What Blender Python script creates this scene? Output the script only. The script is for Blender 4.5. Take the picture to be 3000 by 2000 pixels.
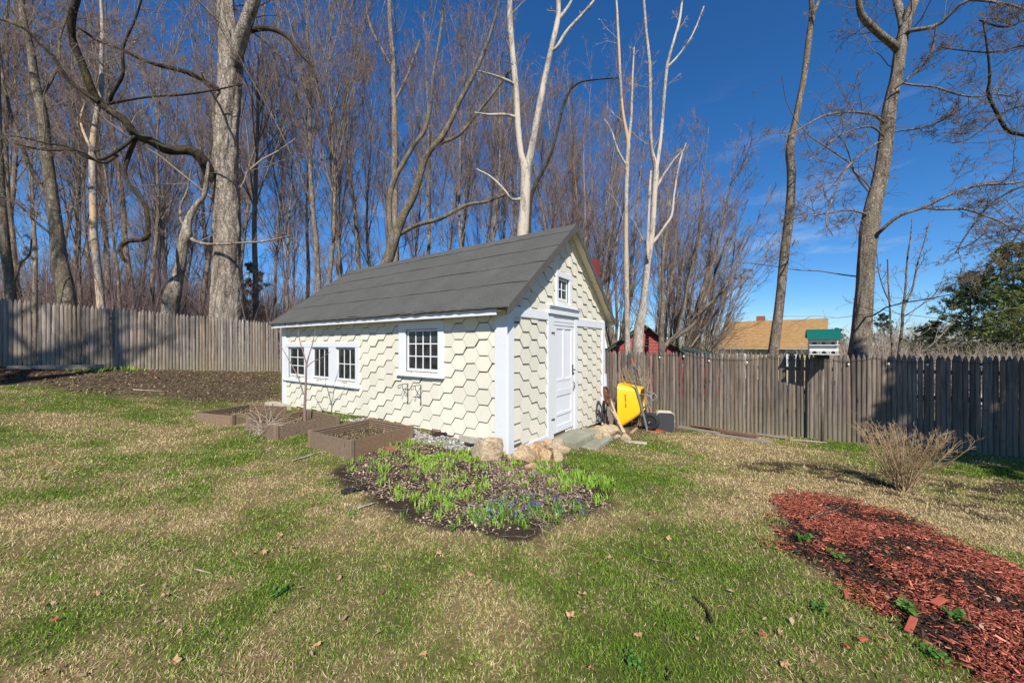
import bpy, math, random
import numpy as np
from mathutils import Vector, Matrix, Quaternion

for _o in list(bpy.data.objects):
    bpy.data.objects.remove(_o)
SC = bpy.context.scene
COL = SC.collection
RNG = np.random.default_rng(7)
random.seed(7)

# ------------------------------------------------------------------ camera
F, CX, CY, EYE = 1058.0, 1500.0, 1011.0, 1.6      # focal length in pixels of the 3000 px wide photograph
cam_d = bpy.data.cameras.new('camera')
cam = bpy.data.objects.new('camera', cam_d)
COL.objects.link(cam)
cam.location = (0, 0, EYE)
cam.rotation_euler = (math.radians(90), 0, 0)
cam_d.sensor_width = 36.0
cam_d.sensor_fit = 'HORIZONTAL'
cam_d.lens = 36.0 * F / 3000.0
cam_d.shift_y = (CY - 1000.0) / 3000.0
cam_d.clip_start = 0.05
cam_d.clip_end = 1500.0
SC.camera = cam

# ------------------------------------------------------------------ light
SUN_AZ = np.array([0.06, -0.998]); SUN_AZ = SUN_AZ / np.linalg.norm(SUN_AZ)
SUN_EL = math.radians(41.0)
SUN_DIR = Vector((SUN_AZ[0] * math.cos(SUN_EL), SUN_AZ[1] * math.cos(SUN_EL), math.sin(SUN_EL)))
world = bpy.data.worlds.new('World')
SC.world = world
world.use_nodes = True
wn, wl = world.node_tree.nodes, world.node_tree.links
wn.clear()
w_out = wn.new('ShaderNodeOutputWorld')
w_bg = wn.new('ShaderNodeBackground')
w_sky = wn.new('ShaderNodeTexSky')
w_sky.sky_type = 'NISHITA'
w_sky.sun_disc = False
w_sky.sun_elevation = SUN_EL
w_sky.sun_rotation = math.atan2(SUN_AZ[0], SUN_AZ[1])
w_sky.altitude = 300.0
w_sky.air_density = 1.0
w_sky.dust_density = 0.0
w_sky.ozone_density = 10.0
w_bg.inputs['Strength'].default_value = 0.10
w_hsv = wn.new('ShaderNodeHueSaturation'); w_hsv.inputs['Saturation'].default_value = 1.13
# thin wisps of cloud low over the woods
w_tc = wn.new('ShaderNodeTexCoord')
w_map = wn.new('ShaderNodeMapping'); w_map.inputs['Scale'].default_value = (1.6, 1.6, 6.5)
w_noise = wn.new('ShaderNodeTexNoise')
w_noise.inputs['Scale'].default_value = 2.3; w_noise.inputs['Detail'].default_value = 8; w_noise.inputs['Roughness'].default_value = 0.6
w_ramp = wn.new('ShaderNodeValToRGB')
w_ramp.color_ramp.elements[0].position = 0.54; w_ramp.color_ramp.elements[0].color = (0, 0, 0, 1)
w_ramp.color_ramp.elements[1].position = 0.80; w_ramp.color_ramp.elements[1].color = (1, 1, 1, 1)
w_sep = wn.new('ShaderNodeSeparateXYZ')
w_fade = wn.new('ShaderNodeMapRange'); w_fade.clamp = True
w_fade.inputs['From Min'].default_value = 0.55; w_fade.inputs['From Max'].default_value = 0.22
w_mul = wn.new('ShaderNodeMath'); w_mul.operation = 'MULTIPLY'
w_mul2 = wn.new('ShaderNodeMath'); w_mul2.operation = 'MULTIPLY'; w_mul2.inputs[1].default_value = 0.42
w_mix = wn.new('ShaderNodeMix'); w_mix.data_type = 'RGBA'
w_mix.inputs['B'].default_value = (6.0, 6.3, 6.9, 1)
wl.new(w_tc.outputs['Generated'], w_map.inputs['Vector'])
wl.new(w_map.outputs['Vector'], w_noise.inputs['Vector'])
wl.new(w_noise.outputs['Fac'], w_ramp.inputs['Fac'])
wl.new(w_tc.outputs['Generated'], w_sep.inputs['Vector'])
wl.new(w_sep.outputs['Z'], w_fade.inputs['Value'])
wl.new(w_ramp.outputs['Color'], w_mul.inputs[0])
wl.new(w_fade.outputs['Result'], w_mul.inputs[1])
wl.new(w_mul.outputs[0], w_mul2.inputs[0])
wl.new(w_mul2.outputs[0], w_mix.inputs['Factor'])
wl.new(w_sky.outputs['Color'], w_hsv.inputs['Color'])
wl.new(w_hsv.outputs['Color'], w_mix.inputs['A'])
wl.new(w_mix.outputs['Result'], w_bg.inputs['Color'])
wl.new(w_bg.outputs['Background'], w_out.inputs['Surface'])

sun_d = bpy.data.lights.new('sun', 'SUN')
sun_d.energy = 4.6
sun_d.angle = math.radians(0.55)
sun_d.color = (1.0, 0.955, 0.87)
sun = bpy.data.objects.new('sun', sun_d)
COL.objects.link(sun)
sun.location = (0, -20, 30)
sun.rotation_euler = SUN_DIR.to_track_quat('Z', 'Y').to_euler()

SC.view_settings.view_transform = 'Standard'
SC.view_settings.look = 'None'
SC.view_settings.exposure = 0.48
SC.view_settings.gamma = 1.0
SC.cycles.max_bounces = 8
SC.cycles.transparent_max_bounces = 16
SC.cycles.caustics_reflective = False
SC.cycles.caustics_refractive = False

# ------------------------------------------------------------------ helpers
def tag(o, label=None, cat=None, group=None, kind=None):
    if label: o['label'] = label
    if cat: o['category'] = cat
    if group: o['group'] = group
    if kind: o['kind'] = kind
    return o

def empty(name, loc=(0, 0, 0), rz=0.0, label=None, cat=None, group=None):
    o = bpy.data.objects.new(name, None)
    COL.objects.link(o)
    o.location = loc
    o.rotation_euler = (0, 0, rz)
    o.empty_display_size = 0.1
    return tag(o, label, cat, group)

def link(name, mesh, parent=None, loc=(0, 0, 0), rot=None, scale=None):
    o = bpy.data.objects.new(name, mesh)
    COL.objects.link(o)
    o.parent = parent
    o.location = loc
    if rot is not None: o.rotation_euler = rot
    if scale is not None: o.scale = scale
    return o

class MB:
    """collects boxes, prisms and tubes; build() links them as one mesh object"""
    def __init__(s):
        s.v, s.f = [], []
    def add(s, vs, fs):
        n = len(s.v)
        s.v.extend([tuple(p) for p in vs])
        s.f.extend([tuple(i + n for i in f) for f in fs])
        return s
    def box(s, x0, x1, y0, y1, z0, z1):
        vs = [(x, y, z) for z in (z0, z1) for y in (y0, y1) for x in (x0, x1)]
        return s.add(vs, [(0, 2, 3, 1), (4, 5, 7, 6), (0, 1, 5, 4), (2, 6, 7, 3), (0, 4, 6, 2), (1, 3, 7, 5)])
    def obox(s, c, ax, half):
        c = np.array(c, float); ax = np.array(ax, float)
        vs = [c + i * half[0] * ax[0] + j * half[1] * ax[1] + k * half[2] * ax[2] for k in (-1, 1) for j in (-1, 1) for i in (-1, 1)]
        return s.add(vs, [(0, 2, 3, 1), (4, 5, 7, 6), (0, 1, 5, 4), (2, 6, 7, 3), (0, 4, 6, 2), (1, 3, 7, 5)])
    def beam(s, p, q, w, d, up=(0, 0, 1)):
        p, q = np.array(p, float), np.array(q, float)
        t = q - p; L = np.linalg.norm(t); t = t / L
        a = np.cross(t, up); a = a / (np.linalg.norm(a) + 1e-9); b = np.cross(a, t)
        return s.obox((p + q) / 2, [t, a, b], (L / 2, w / 2, d / 2))
    def prism(s, front, back):
        n = len(front)
        fs = [tuple(range(n)), tuple(range(2 * n - 1, n - 1, -1))]
        fs += [(i, i + n, (i + 1) % n + n, (i + 1) % n) for i in range(n)]
        return s.add(list(front) + list(back), fs)
    def tube(s, pts, r, sides=8, closed=False):
        pts = np.array(pts, float); n = len(pts)
        r = np.full(n, r) if np.isscalar(r) else np.array(r, float)
        if closed:
            t = np.roll(pts, -1, 0) - np.roll(pts, 1, 0)
        else:
            t = np.gradient(pts, axis=0)
        t /= np.linalg.norm(t, axis=1)[:, None] + 1e-12
        ref = np.array([0, 0, 1.0]) if abs(t[0][2]) < .9 else np.array([1.0, 0, 0])
        vs = []
        a = np.cross(t[0], ref)
        for i in range(n):
            a = a - t[i] * np.dot(a, t[i]); a /= np.linalg.norm(a) + 1e-12
            b = np.cross(t[i], a)
            for k in range(sides):
                an = 2 * math.pi * k / sides
                vs.append(pts[i] + r[i] * (math.cos(an) * a + math.sin(an) * b))
        fs = []
        m = n if closed else n - 1
        for i in range(m):
            j = (i + 1) % n
            for k in range(sides):
                k2 = (k + 1) % sides
                fs.append((i * sides + k, i * sides + k2, j * sides + k2, j * sides + k))
        if not closed:
            fs.append(tuple(range(sides - 1, -1, -1)))
            fs.append(tuple((n - 1) * sides + k for k in range(sides)))
        return s.add(vs, fs)
    def mesh(s, name, mat=None, smooth=False, origin=(0, 0, 0)):
        m = bpy.data.meshes.new(name)
        o = origin
        m.from_pydata([(p[0] - o[0], p[1] - o[1], p[2] - o[2]) for p in s.v], [], s.f)
        if mat: m.materials.append(mat)
        if smooth: m.polygons.foreach_set('use_smooth', [True] * len(m.polygons))
        m.update()
        return m
    def build(s, name, mat=None, parent=None, smooth=False, origin=(0, 0, 0), bevel=0.0, loc=(0, 0, 0)):
        o = link(name, s.mesh(name, mat, smooth, origin), parent, loc)
        if bevel:
            b = o.modifiers.new('bevel', 'BEVEL'); b.width = bevel; b.segments = 2; b.limit_method = 'ANGLE'
        return o

def np_mesh(name, V, faces_n, FI, mat, smooth=False, colors=None):
    """fast mesh: V (n,3), all faces with faces_n corners, FI (m,faces_n)"""
    m = bpy.data.meshes.new(name)
    nf = len(FI)
    m.vertices.add(len(V)); m.vertices.foreach_set('co', np.ascontiguousarray(V, dtype=np.float32).ravel())
    m.loops.add(nf * faces_n); m.loops.foreach_set('vertex_index', np.ascontiguousarray(FI, dtype=np.int32).ravel())
    m.polygons.add(nf)
    m.polygons.foreach_set('loop_start', np.arange(0, nf * faces_n, faces_n, dtype=np.int32))
    if smooth: m.polygons.foreach_set('use_smooth', np.ones(nf, dtype=bool))
    if colors is not None:
        ca = m.color_attributes.new('col', 'FLOAT_COLOR', 'POINT')
        c4 = np.ones((len(V), 4), dtype=np.float32); c4[:, :3] = colors
        ca.data.foreach_set('color', c4.ravel())
    m.update(calc_edges=True)
    m.validate()
    if mat: m.materials.append(mat)
    return m

# value noise, vectorised
def _hash(ix, iy, seed):
    h = (ix.astype(np.int64) * 374761393 + iy.astype(np.int64) * 668265263 + seed * 1442695041) & 0xffffffff
    h = ((h ^ (h >> 13)) * 1274126177) & 0xffffffff
    return ((h ^ (h >> 16)) & 0xffff) / 65535.0
def vnoise(x, y, seed=0):
    x, y = np.asarray(x, float), np.asarray(y, float)
    ix, iy = np.floor(x), np.floor(y)
    fx, fy = x - ix, y - iy
    fx, fy = fx * fx * (3 - 2 * fx), fy * fy * (3 - 2 * fy)
    a, b = _hash(ix, iy, seed), _hash(ix + 1, iy, seed)
    c, d = _hash(ix, iy + 1, seed), _hash(ix + 1, iy + 1, seed)
    return (a * (1 - fx) + b * fx) * (1 - fy) + (c * (1 - fx) + d * fx) * fy
def fnoise(x, y, seed=0, octv=4):
    s, a, t = 0.0, 1.0, 0.0
    for i in range(octv):
        s = s + a * vnoise(np.asarray(x) * 2 ** i, np.asarray(y) * 2 ** i, seed + i * 17); t += a; a *= .55
    return s / t
def sstep(a, b, x):
    t = np.clip((x - a) / (b - a), 0, 1); return t * t * (3 - 2 * t)

# ------------------------------------------------------------------ materials
class NT:
    def __init__(s, name):
        s.m = bpy.data.materials.new(name); s.m.use_nodes = True
        s.t = s.m.node_tree; s.n = s.t.nodes; s.l = s.t.links
        s.b = s.n['Principled BSDF']; s.o = s.n['Material Output']
    def new(s, t, **kw):
        n = s.n.new(t)
        for k, v in kw.items():
            if k.startswith('_'): setattr(n, k[1:], v)
            else: n.inputs[k.replace('__', ' ')].default_value = v
        return n
    def noise(s, scale, detail=4, rough=.55, vec=None, mapscale=None, coord='Object'):
        n = s.new('ShaderNodeTexNoise', Scale=scale, Detail=detail, Roughness=rough)
        if vec is None:
            tc = s.n.new('ShaderNodeTexCoord'); vec = tc.outputs[coord]
        if mapscale:
            mp = s.new('ShaderNodeMapping'); mp.inputs['Scale'].default_value = mapscale
            s.l.new(vec, mp.inputs['Vector']); vec = mp.outputs['Vector']
        s.l.new(vec, n.inputs['Vector'])
        return n
    def ramp(s, fac, stops):
        r = s.n.new('ShaderNodeValToRGB'); cr = r.color_ramp
        while len(cr.elements) < len(stops): cr.elements.new(.5)
        for e, (p, c) in zip(cr.elements, stops):
            e.position = p; e.color = tuple(c) + ((1,) if len(c) == 3 else ())
        s.l.new(fac, r.inputs['Fac'])
        return r
    def mix(s, fac, a, b, mode='MIX'):
        n = s.n.new('ShaderNodeMix'); n.data_type = 'RGBA'; n.blend_type = mode
        for k, v in (('Factor', fac), ('A', a), ('B', b)):
            if hasattr(v, 'is_output'): s.l.new(v, n.inputs[k])
            else: n.inputs[k].default_value = v if k == 'Factor' else (tuple(v) + (1,) if len(v) == 3 else v)
        return n.outputs['Result']
    def bump(s, h, strength=.3, dist=.01):
        b = s.new('ShaderNodeBump', Strength=strength, Distance=dist)
        s.l.new(h, b.inputs['Height']); s.l.new(b.outputs['Normal'], s.b.inputs['Normal'])
        return b
    def set(s, col=None, rough=.8, spec=.3, metal=0):
        if col is not None:
            if hasattr(col, 'is_output'): s.l.new(col, s.b.inputs['Base Color'])
            else: s.b.inputs['Base Color'].default_value = tuple(col) + (1,)
        s.b.inputs['Roughness'].default_value = rough
        s.b.inputs['Specular IOR Level'].default_value = spec
        s.b.inputs['Metallic'].default_value = metal
        return s.m
    def rand(s):
        return s.n.new('ShaderNodeObjectInfo').outputs['Random']

def m_plain(name, col, rough=.7, spec=.3, var=.25, scale=8, metal=0, bump=.15):
    t = NT(name)
    n = t.noise(scale, 5)
    c = t.mix(n.outputs['Fac'], [x * (1 - var) for x in col], [min(1, x * (1 + var)) for x in col])
    n2 = t.noise(scale * 7, 4)
    if bump: t.bump(n2.outputs['Fac'], bump, .004)
    return t.set(c, rough, spec, metal)

def m_paint(name, col, chip=.62, under=(.30, .27, .23), dirt=(.55, .52, .42), pervar=.08):
    t = NT(name)
    base = t.noise(3.0, 5)
    c = t.mix(base.outputs['Fac'], [x * .93 for x in col], col)
    rv = t.ramp(t.rand(), [(0, [1 - pervar] * 3), (1, (1, 1, 1))])
    c = t.mix(1.0, c, rv.outputs['Color'], 'MULTIPLY')
    d = t.noise(9, 6, .65); dr = t.ramp(d.outputs['Fac'], [(.55, (0, 0, 0)), (.78, (1, 1, 1))])
    f = t.new('ShaderNodeMath', _operation='MULTIPLY'); f.inputs[1].default_value = .28
    t.l.new(dr.outputs['Color'], f.inputs[0])
    c = t.mix(f.outputs[0], c, dirt)
    p = t.noise(26, 7, .68, mapscale=(1, 1, .6)); pr = t.ramp(p.outputs['Fac'], [(chip, (0, 0, 0)), (chip + .02, (1, 1, 1))])
    c = t.mix(pr.outputs['Color'], c, under)
    g = t.noise(60, 4)
    inv = t.new('ShaderNodeMath', _operation='SUBTRACT'); inv.inputs[0].default_value = 1
    t.l.new(pr.outputs['Color'], inv.inputs[1])
    add = t.new('ShaderNodeMath', _operation='MULTIPLY_ADD'); add.inputs[1].default_value = .35
    t.l.new(g.outputs['Fac'], add.inputs[0]); t.l.new(inv.outputs[0], add.inputs[2])
    t.bump(add.outputs[0], .25, .003)
    return t.set(c, .55, .3)

def m_wood(name, dark, light, axis=(14, 14, 1.2), pervar=.5, rough=.85, mossy=None):
    """weathered board: grain runs along local z"""
    t = NT(name)
    oi = t.n.new('ShaderNodeObjectInfo')
    tc = t.n.new('ShaderNodeTexCoord')
    ad = t.n.new('ShaderNodeVectorMath'); ad.operation = 'ADD'
    ml = t.n.new('ShaderNodeVectorMath'); ml.operation = 'SCALE'; ml.inputs['Scale'].default_value = 37.0
    cm = t.n.new('ShaderNodeCombineXYZ')
    for k in 'XYZ': t.l.new(oi.outputs['Random'], cm.inputs[k])
    t.l.new(cm.outputs[0], ml.inputs[0]); t.l.new(tc.outputs['Object'], ad.inputs[0]); t.l.new(ml.outputs[0], ad.inputs[1])
    n = t.noise(3.0, 8, .65, vec=ad.outputs[0], mapscale=axis)
    c = t.ramp(n.outputs['Fac'], [(.28, dark), (.5, [(a + b) / 2 for a, b in zip(dark, light)]), (.72, light)]).outputs['Color']
    rv = t.ramp(oi.outputs['Random'], [(0, [1 - pervar] * 3), (.25, (.9, .89, .88)), (.45, (1.18, 1.15, 1.12)), (.62, (.92, .82, .71)), (.8, [1 - pervar * .8] * 3), (1, (1.12, 1.1, 1.1))])
    c = t.mix(1.0, c, rv.outputs['Color'], 'MULTIPLY')
    kn = t.noise(5.0, 2, .4, vec=ad.outputs[0], mapscale=(5, 5, 1.6))
    kr = t.ramp(kn.outputs['Fac'], [(.70, (0, 0, 0)), (.76, (1, 1, 1))])
    c = t.mix(kr.outputs['Color'], c, [x * .45 for x in dark])
    if mossy:
        sp = t.n.new('ShaderNodeSeparateXYZ'); t.l.new(tc.outputs['Object'], sp.inputs[0])
        mr = t.new('ShaderNodeMapRange'); mr.inputs['From Min'].default_value = .45; mr.inputs['From Max'].default_value = .02
        t.l.new(sp.outputs['Z'], mr.inputs['Value'])
        nm = t.noise(9, 4, vec=ad.outputs[0])
        mm = t.new('ShaderNodeMath', _operation='MULTIPLY'); t.l.new(mr.outputs[0], mm.inputs[0]); t.l.new(nm.outputs['Fac'], mm.inputs[1])
        c = t.mix(mm.outputs[0], c, mossy)
    t.bump(n.outputs['Fac'], .55, .006)
    return t.set(c, rough, .2)

def m_bark(name, dark, light, scale=5.0, stretch=.22, moss=None, rough=.95, strength=.9, peel=None):
    t = NT(name)
    n = t.noise(scale, 8, .68, mapscale=(1, 1, stretch))
    v = t.new('ShaderNodeTexVoronoi', Scale=scale * 2.2); v.feature = 'DISTANCE_TO_EDGE'
    tc = t.n.new('ShaderNodeTexCoord'); mp = t.new('ShaderNodeMapping'); mp.inputs['Scale'].default_value = (1, 1, stretch)
    wn_ = t.noise(scale * 1.5, 3); sc_ = t.n.new('ShaderNodeVectorMath'); sc_.operation = 'SCALE'; sc_.inputs['Scale'].default_value = .35
    t.l.new(wn_.outputs['Color'], sc_.inputs[0])
    av = t.n.new('ShaderNodeVectorMath'); av.operation = 'ADD'
    t.l.new(tc.outputs['Object'], av.inputs[0]); t.l.new(sc_.outputs[0], av.inputs[1])
    t.l.new(av.outputs[0], mp.inputs['Vector']); t.l.new(mp.outputs['Vector'], v.inputs['Vector'])
    vr = t.ramp(v.outputs['Distance'], [(0, (0, 0, 0)), (.16, (1, 1, 1))])
    c = t.ramp(n.outputs['Fac'], [(.30, dark), (.70, light)]).outputs['Color']
    c = t.mix(1.0, c, t.mix(vr.outputs['Color'], (.55, .5, .46), (1, 1, 1)), 'MULTIPLY')
    if moss:
        mn = t.noise(2.3, 5, .6); mr = t.ramp(mn.outputs['Fac'], [(.55, (0, 0, 0)), (.70, (.8, .8, .8))])
        c = t.mix(mr.outputs['Color'], c, moss)
    if peel:
        pn = t.noise(1.6, 6, .7, mapscale=(1, 1, .25)); pr = t.ramp(pn.outputs['Fac'], [(.5, (0, 0, 0)), (.54, (1, 1, 1))])
        c = t.mix(pr.outputs['Color'], c, peel)
    h = t.new('ShaderNodeMath', _operation='MULTIPLY_ADD'); h.inputs[1].default_value = .6
    t.l.new(vr.outputs['Color'], h.inputs[0]); t.l.new(n.outputs['Fac'], h.inputs[2])
    t.bump(h.outputs[0], strength, .03)
    return t.set(c, rough, .15)

def m_vcol(name, rough=.9, spec=.15, noise_scale=0, amount=.3, bump=0, bdist=.01, trans=0.0):
    t = NT(name)
    a = t.n.new('ShaderNodeVertexColor'); a.layer_name = 'col'
    c = a.outputs['Color']
    if noise_scale:
        n = t.noise(noise_scale, 6, .65)
        k = t.ramp(n.outputs['Fac'], [(.25, [1 - amount] * 3), (.75, [1 + amount * .6] * 3)])
        c = t.mix(1.0, c, k.outputs['Color'], 'MULTIPLY')
        if bump: t.bump(n.outputs['Fac'], bump, bdist)
    m = t.set(c, rough, spec)
    if trans:
        tr = t.n.new('ShaderNodeBsdfTranslucent'); ms = t.n.new('ShaderNodeMixShader'); ms.inputs[0].default_value = trans
        t.l.new(c, tr.inputs['Color'])
        t.l.new(t.b.outputs[0], ms.inputs[1]); t.l.new(tr.outputs[0], ms.inputs[2]); t.l.new(ms.outputs[0], t.o.inputs['Surface'])
    return m

def m_glass(name):
    t = NT(name)
    t.n.remove(t.b)
    tr = t.n.new('ShaderNodeBsdfTransparent'); tr.inputs['Color'].default_value = (.80, .86, .83, 1)
    gl = t.n.new('ShaderNodeBsdfGlossy'); gl.inputs['Roughness'].default_value = .03
    df = t.n.new('ShaderNodeBsdfDiffuse'); df.inputs['Color'].default_value = (.32, .34, .31, 1)
    n = t.noise(6, 5); r = t.ramp(n.outputs['Fac'], [(.3, (.03, .03, .03)), (.75, (.16, .16, .16))])
    m1 = t.n.new('ShaderNodeMixShader'); t.l.new(r.outputs['Color'], m1.inputs[0])
    t.l.new(tr.outputs[0], m1.inputs[1]); t.l.new(df.outputs[0], m1.inputs[2])
    lw = t.n.new('ShaderNodeFresnel'); lw.inputs['IOR'].default_value = 1.5
    m2 = t.n.new('ShaderNodeMixShader'); t.l.new(lw.outputs[0], m2.inputs[0])
    t.l.new(m1.outputs[0], m2.inputs[1]); t.l.new(gl.outputs[0], m2.inputs[2])
    t.l.new(m2.outputs[0], t.o.inputs['Surface'])
    return t.m

def m_roof():
    t = NT('mineral_felt')
    n = t.noise(2.2, 6, .6); g = t.noise(95, 4, .75)
    c = t.mix(n.outputs['Fac'], (.060, .0585, .055), (.108, .105, .099))
    gr = t.ramp(g.outputs['Fac'], [(.35, (.55, .55, .55)), (.68, (1.75, 1.72, 1.65))])
    c = t.mix(1.0, c, gr.outputs['Color'], 'MULTIPLY')
    m2 = t.noise(7, 6, .65); mr = t.ramp(m2.outputs['Fac'], [(.63, (0, 0, 0)), (.8, (.45, .45, .45))])
    c = t.mix(mr.outputs['Color'], c, (.12, .115, .085))
    w = t.noise(1.3, 3, mapscale=(3, .5, 1))
    h = t.new('ShaderNodeMath', _operation='MULTIPLY_ADD'); h.inputs[1].default_value = .12
    t.l.new(g.outputs['Fac'], h.inputs[0]); t.l.new(w.outputs['Fac'], h.inputs[2])
    t.bump(h.outputs[0], .5, .02)
    return t.set(c, .92, .2)

def m_rock():
    t = NT('fieldstone')
    oi = t.n.new('ShaderNodeObjectInfo')
    tc = t.n.new('ShaderNodeTexCoord'); ad = t.n.new('ShaderNodeVectorMath'); ad.operation = 'ADD'
    cm = t.n.new('ShaderNodeCombineXYZ'); ml = t.n.new('ShaderNodeMath'); ml.operation = 'MULTIPLY'; ml.inputs[1].default_value = 50
    t.l.new(oi.outputs['Random'], ml.inputs[0])
    for k in 'XYZ': t.l.new(ml.outputs[0], cm.inputs[k])
    t.l.new(tc.outputs['Object'], ad.inputs[0]); t.l.new(cm.outputs[0], ad.inputs[1])
    n = t.noise(6, 8, .62, vec=ad.outputs[0])
    c = t.ramp(n.outputs['Fac'], [(.25, (.15, .10, .06)), (.42, (.36, .255, .145)), (.55, (.50, .40, .27)), (.75, (.50, .47, .42))]).outputs['Color']
    r = t.ramp(oi.outputs['Random'], [(0, (1, 1, 1)), (.4, (1.1, .98, .82)), (.55, (.95, 1.0, 1.1)), (.7, (1.15, 1.05, .9)), (.85, (.85, .66, .52)), (1, (.95, 1.0, 1.05))])
    c = t.mix(1.0, c, r.outputs['Color'], 'MULTIPLY')
    n2 = t.noise(30, 8, .7, vec=ad.outputs[0])
    k = t.ramp(n2.outputs['Fac'], [(.3, (.7, .7, .7)), (.7, (1.15, 1.15, 1.15))])
    c = t.mix(1.0, c, k.outputs['Color'], 'MULTIPLY')
    t.bump(n2.outputs['Fac'], .5, .012)
    return t.set(c, .9, .25)

M = dict(
    cream=m_paint('cream_paint', (.745, .70, .57), .76, dirt=(.54, .45, .31), pervar=.13),
    cream_flat=m_paint('cream_trim_paint', (.66, .625, .50), .70),
    white=m_paint('white_paint', (.74, .75, .765), .73, under=(.36, .33, .30)),
    white_peel=m_paint('peeling_white_paint', (.74, .75, .76), .655, under=(.34, .29, .24)),
    redpaint=m_paint('old_red_paint', (.22, .035, .03), .60, under=(.30, .10, .08), dirt=(.10, .05, .04)),
    core=m_plain('dark_sheathing', (.10, .085, .06), .9),
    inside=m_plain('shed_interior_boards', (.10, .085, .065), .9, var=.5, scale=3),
    glass=m_glass('window_glass'),
    roof=m_roof(),
    deck=m_paint('soffit_paint', (.70, .64, .46), .60, under=(.33, .25, .16)),
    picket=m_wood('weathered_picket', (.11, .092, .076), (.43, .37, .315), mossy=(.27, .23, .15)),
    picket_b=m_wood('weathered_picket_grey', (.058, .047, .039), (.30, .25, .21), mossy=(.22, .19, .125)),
    wood=m_wood('grey_board', (.18, .15, .12), (.45, .39, .32), pervar=.25),
    lath=m_wood('pale_lath', (.38, .27, .16), (.66, .52, .36), pervar=.15),
    brownboard=m_wood('brown_board', (.13, .075, .05), (.28, .17, .115), pervar=.2),
    composite=m_wood('brown_composite', (.165, .115, .08), (.26, .188, .132), axis=(10, 10, 10), pervar=.12, rough=.7),
    bark_oak=m_bark('old_maple_bark', (.10, .078, .057), (.53, .455, .37), 3.8, .16),
    bark_grey=m_bark('grey_bark', (.10, .082, .06), (.36, .30, .225), 6, .25, moss=(.17, .15, .06)),
    bark_walnut=m_bark('furrowed_bark', (.13, .105, .078), (.46, .385, .30), 9, .16),
    bark_dark=m_bark('dark_mossy_bark', (.03, .024, .018), (.13, .10, .07), 7, .4, moss=(.14, .125, .035)),
    bark_dead=m_bark('bare_dead_wood', (.30, .255, .21), (.55, .49, .42), 4, .12, strength=.35, peel=(.50, .36, .22)),
    bark_pale=m_bark('pale_dead_bark', (.26, .225, .185), (.53, .48, .41), 5, .3, strength=.4, peel=(.52, .44, .35)),
    bark_wood=m_bark('woodland_bark', (.15, .118, .086), (.48, .395, .30), 6, .25),
    twig=m_plain('twig_bark', (.27, .205, .16), .9, var=.35, scale=1.2, bump=0),
    twig_red=m_plain('reddish_twig_bark', (.225, .155, .135), .9, var=.35, scale=.8, bump=0),
    twig_pale=m_plain('pale_twig_bark', (.45, .37, .275), .9, var=.35, scale=1.5, bump=0),
    twig_dark=m_plain('dark_twig_bark', (.165, .13, .10), .9, var=.4, scale=1.2, bump=0),
    rock=m_rock(),
    stone_step=m_plain('mossy_stone_slab', (.27, .26, .195), .9, .25, .45, 4, bump=.7),
    concrete=m_plain('old_concrete', (.42, .38, .30), .9, .2, .25, 9, bump=.4),
    yellow=m_plain('yellow_tray_plastic', (.87, .47, .012), .33, .5, .06, 3, bump=.03),
    steel=m_plain('grey_painted_steel', (.19, .21, .215), .45, .5, .2, 12),
    rubber=m_plain('black_rubber', (.025, .025, .026), .75, .3, .3, 20),
    grip=m_plain('grey_plastic_grip', (.10, .105, .11), .5, .4, .2, 10),
    black=m_plain('black_paint', (.02, .02, .021), .6, .4, .3, 14),
    iron=m_plain('black_iron', (.035, .033, .032), .6, .4, .4, 30),
    rust=m_plain('rusted_iron', (.13, .055, .032), .9, .2, .55, 22, bump=.4),
    orange=m_plain('orange_plastic', (.80, .13, .035), .5, .4, .1, 4, bump=0),
    grille=m_plain('dark_mesh_grille', (.045, .046, .05), .85, .3, .2, 90, bump=.5),
    cream_plastic=m_plain('aged_cream_plastic', (.62, .57, .44), .55, .4, .12, 5),
    green_metal=m_plain('green_roof_plastic', (.006, .115, .088), .30, .5, .15, 6, bump=.02),
    birdwhite=m_plain('grimy_white_plastic', (.62, .62, .58), .5, .4, .18, 9),
    tanroof=None, siding=m_plain('tan_clapboard', (.52, .43, .25), .8, .2, .06, 4),
    redside=m_paint('barn_red_clapboard', (.30, .042, .035), .60, under=(.30, .20, .16), dirt=(.14, .05, .04)),
    greenroof=m_plain('green_shingle', (.05, .075, .058), .95, .1, .5, 5, bump=.4),
    brick=m_plain('red_brick', (.30, .10, .07), .9, .2, .3, 12),
    bulb=m_plain('frosted_bulb', (.62, .60, .55), .25, .6, .1, 10, bump=0),
    soil=m_plain('dark_garden_soil', (.060, .045, .033), .95, .1, .5, 18, bump=.9),
    ground=m_vcol('ground_surface', .95, .08, 42, .55, .8, .012),
    blade=m_vcol('grass_blades', .75, .2, trans=.25),
    litter=m_vcol('plant_litter', .9, .1, trans=.12),
    chips=m_vcol('wood_chips', .85, .15),
    needles=m_vcol('evergreen_needles', .8, .2, trans=.2),
    sprout=m_vcol('spring_sprouts', .55, .3, trans=.35),
    pebble=m_vcol('pebbles', .85, .2),
    leaf=m_plain('dry_leaf', (.44, .27, .14), .85, .2, .3, 14),
    blackcloth=m_plain('landscape_fabric', (.02, .02, .022), .8, .2, .3, 12),
)
def m_tanroof():
    t = NT('tan_roof_shingle')
    tc = t.n.new('ShaderNodeTexCoord')
    n = t.noise(3.0, 3, .6, mapscale=(1.2, 7, 7)); n2 = t.noise(1.2, 4)
    c = t.ramp(n.outputs['Fac'], [(.3, (.20, .105, .04)), (.5, (.36, .21, .085)), (.7, (.48, .30, .13))]).outputs['Color']
    return t.set(c, .9, .2)
M['tanroof'] = m_tanroof()

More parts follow.
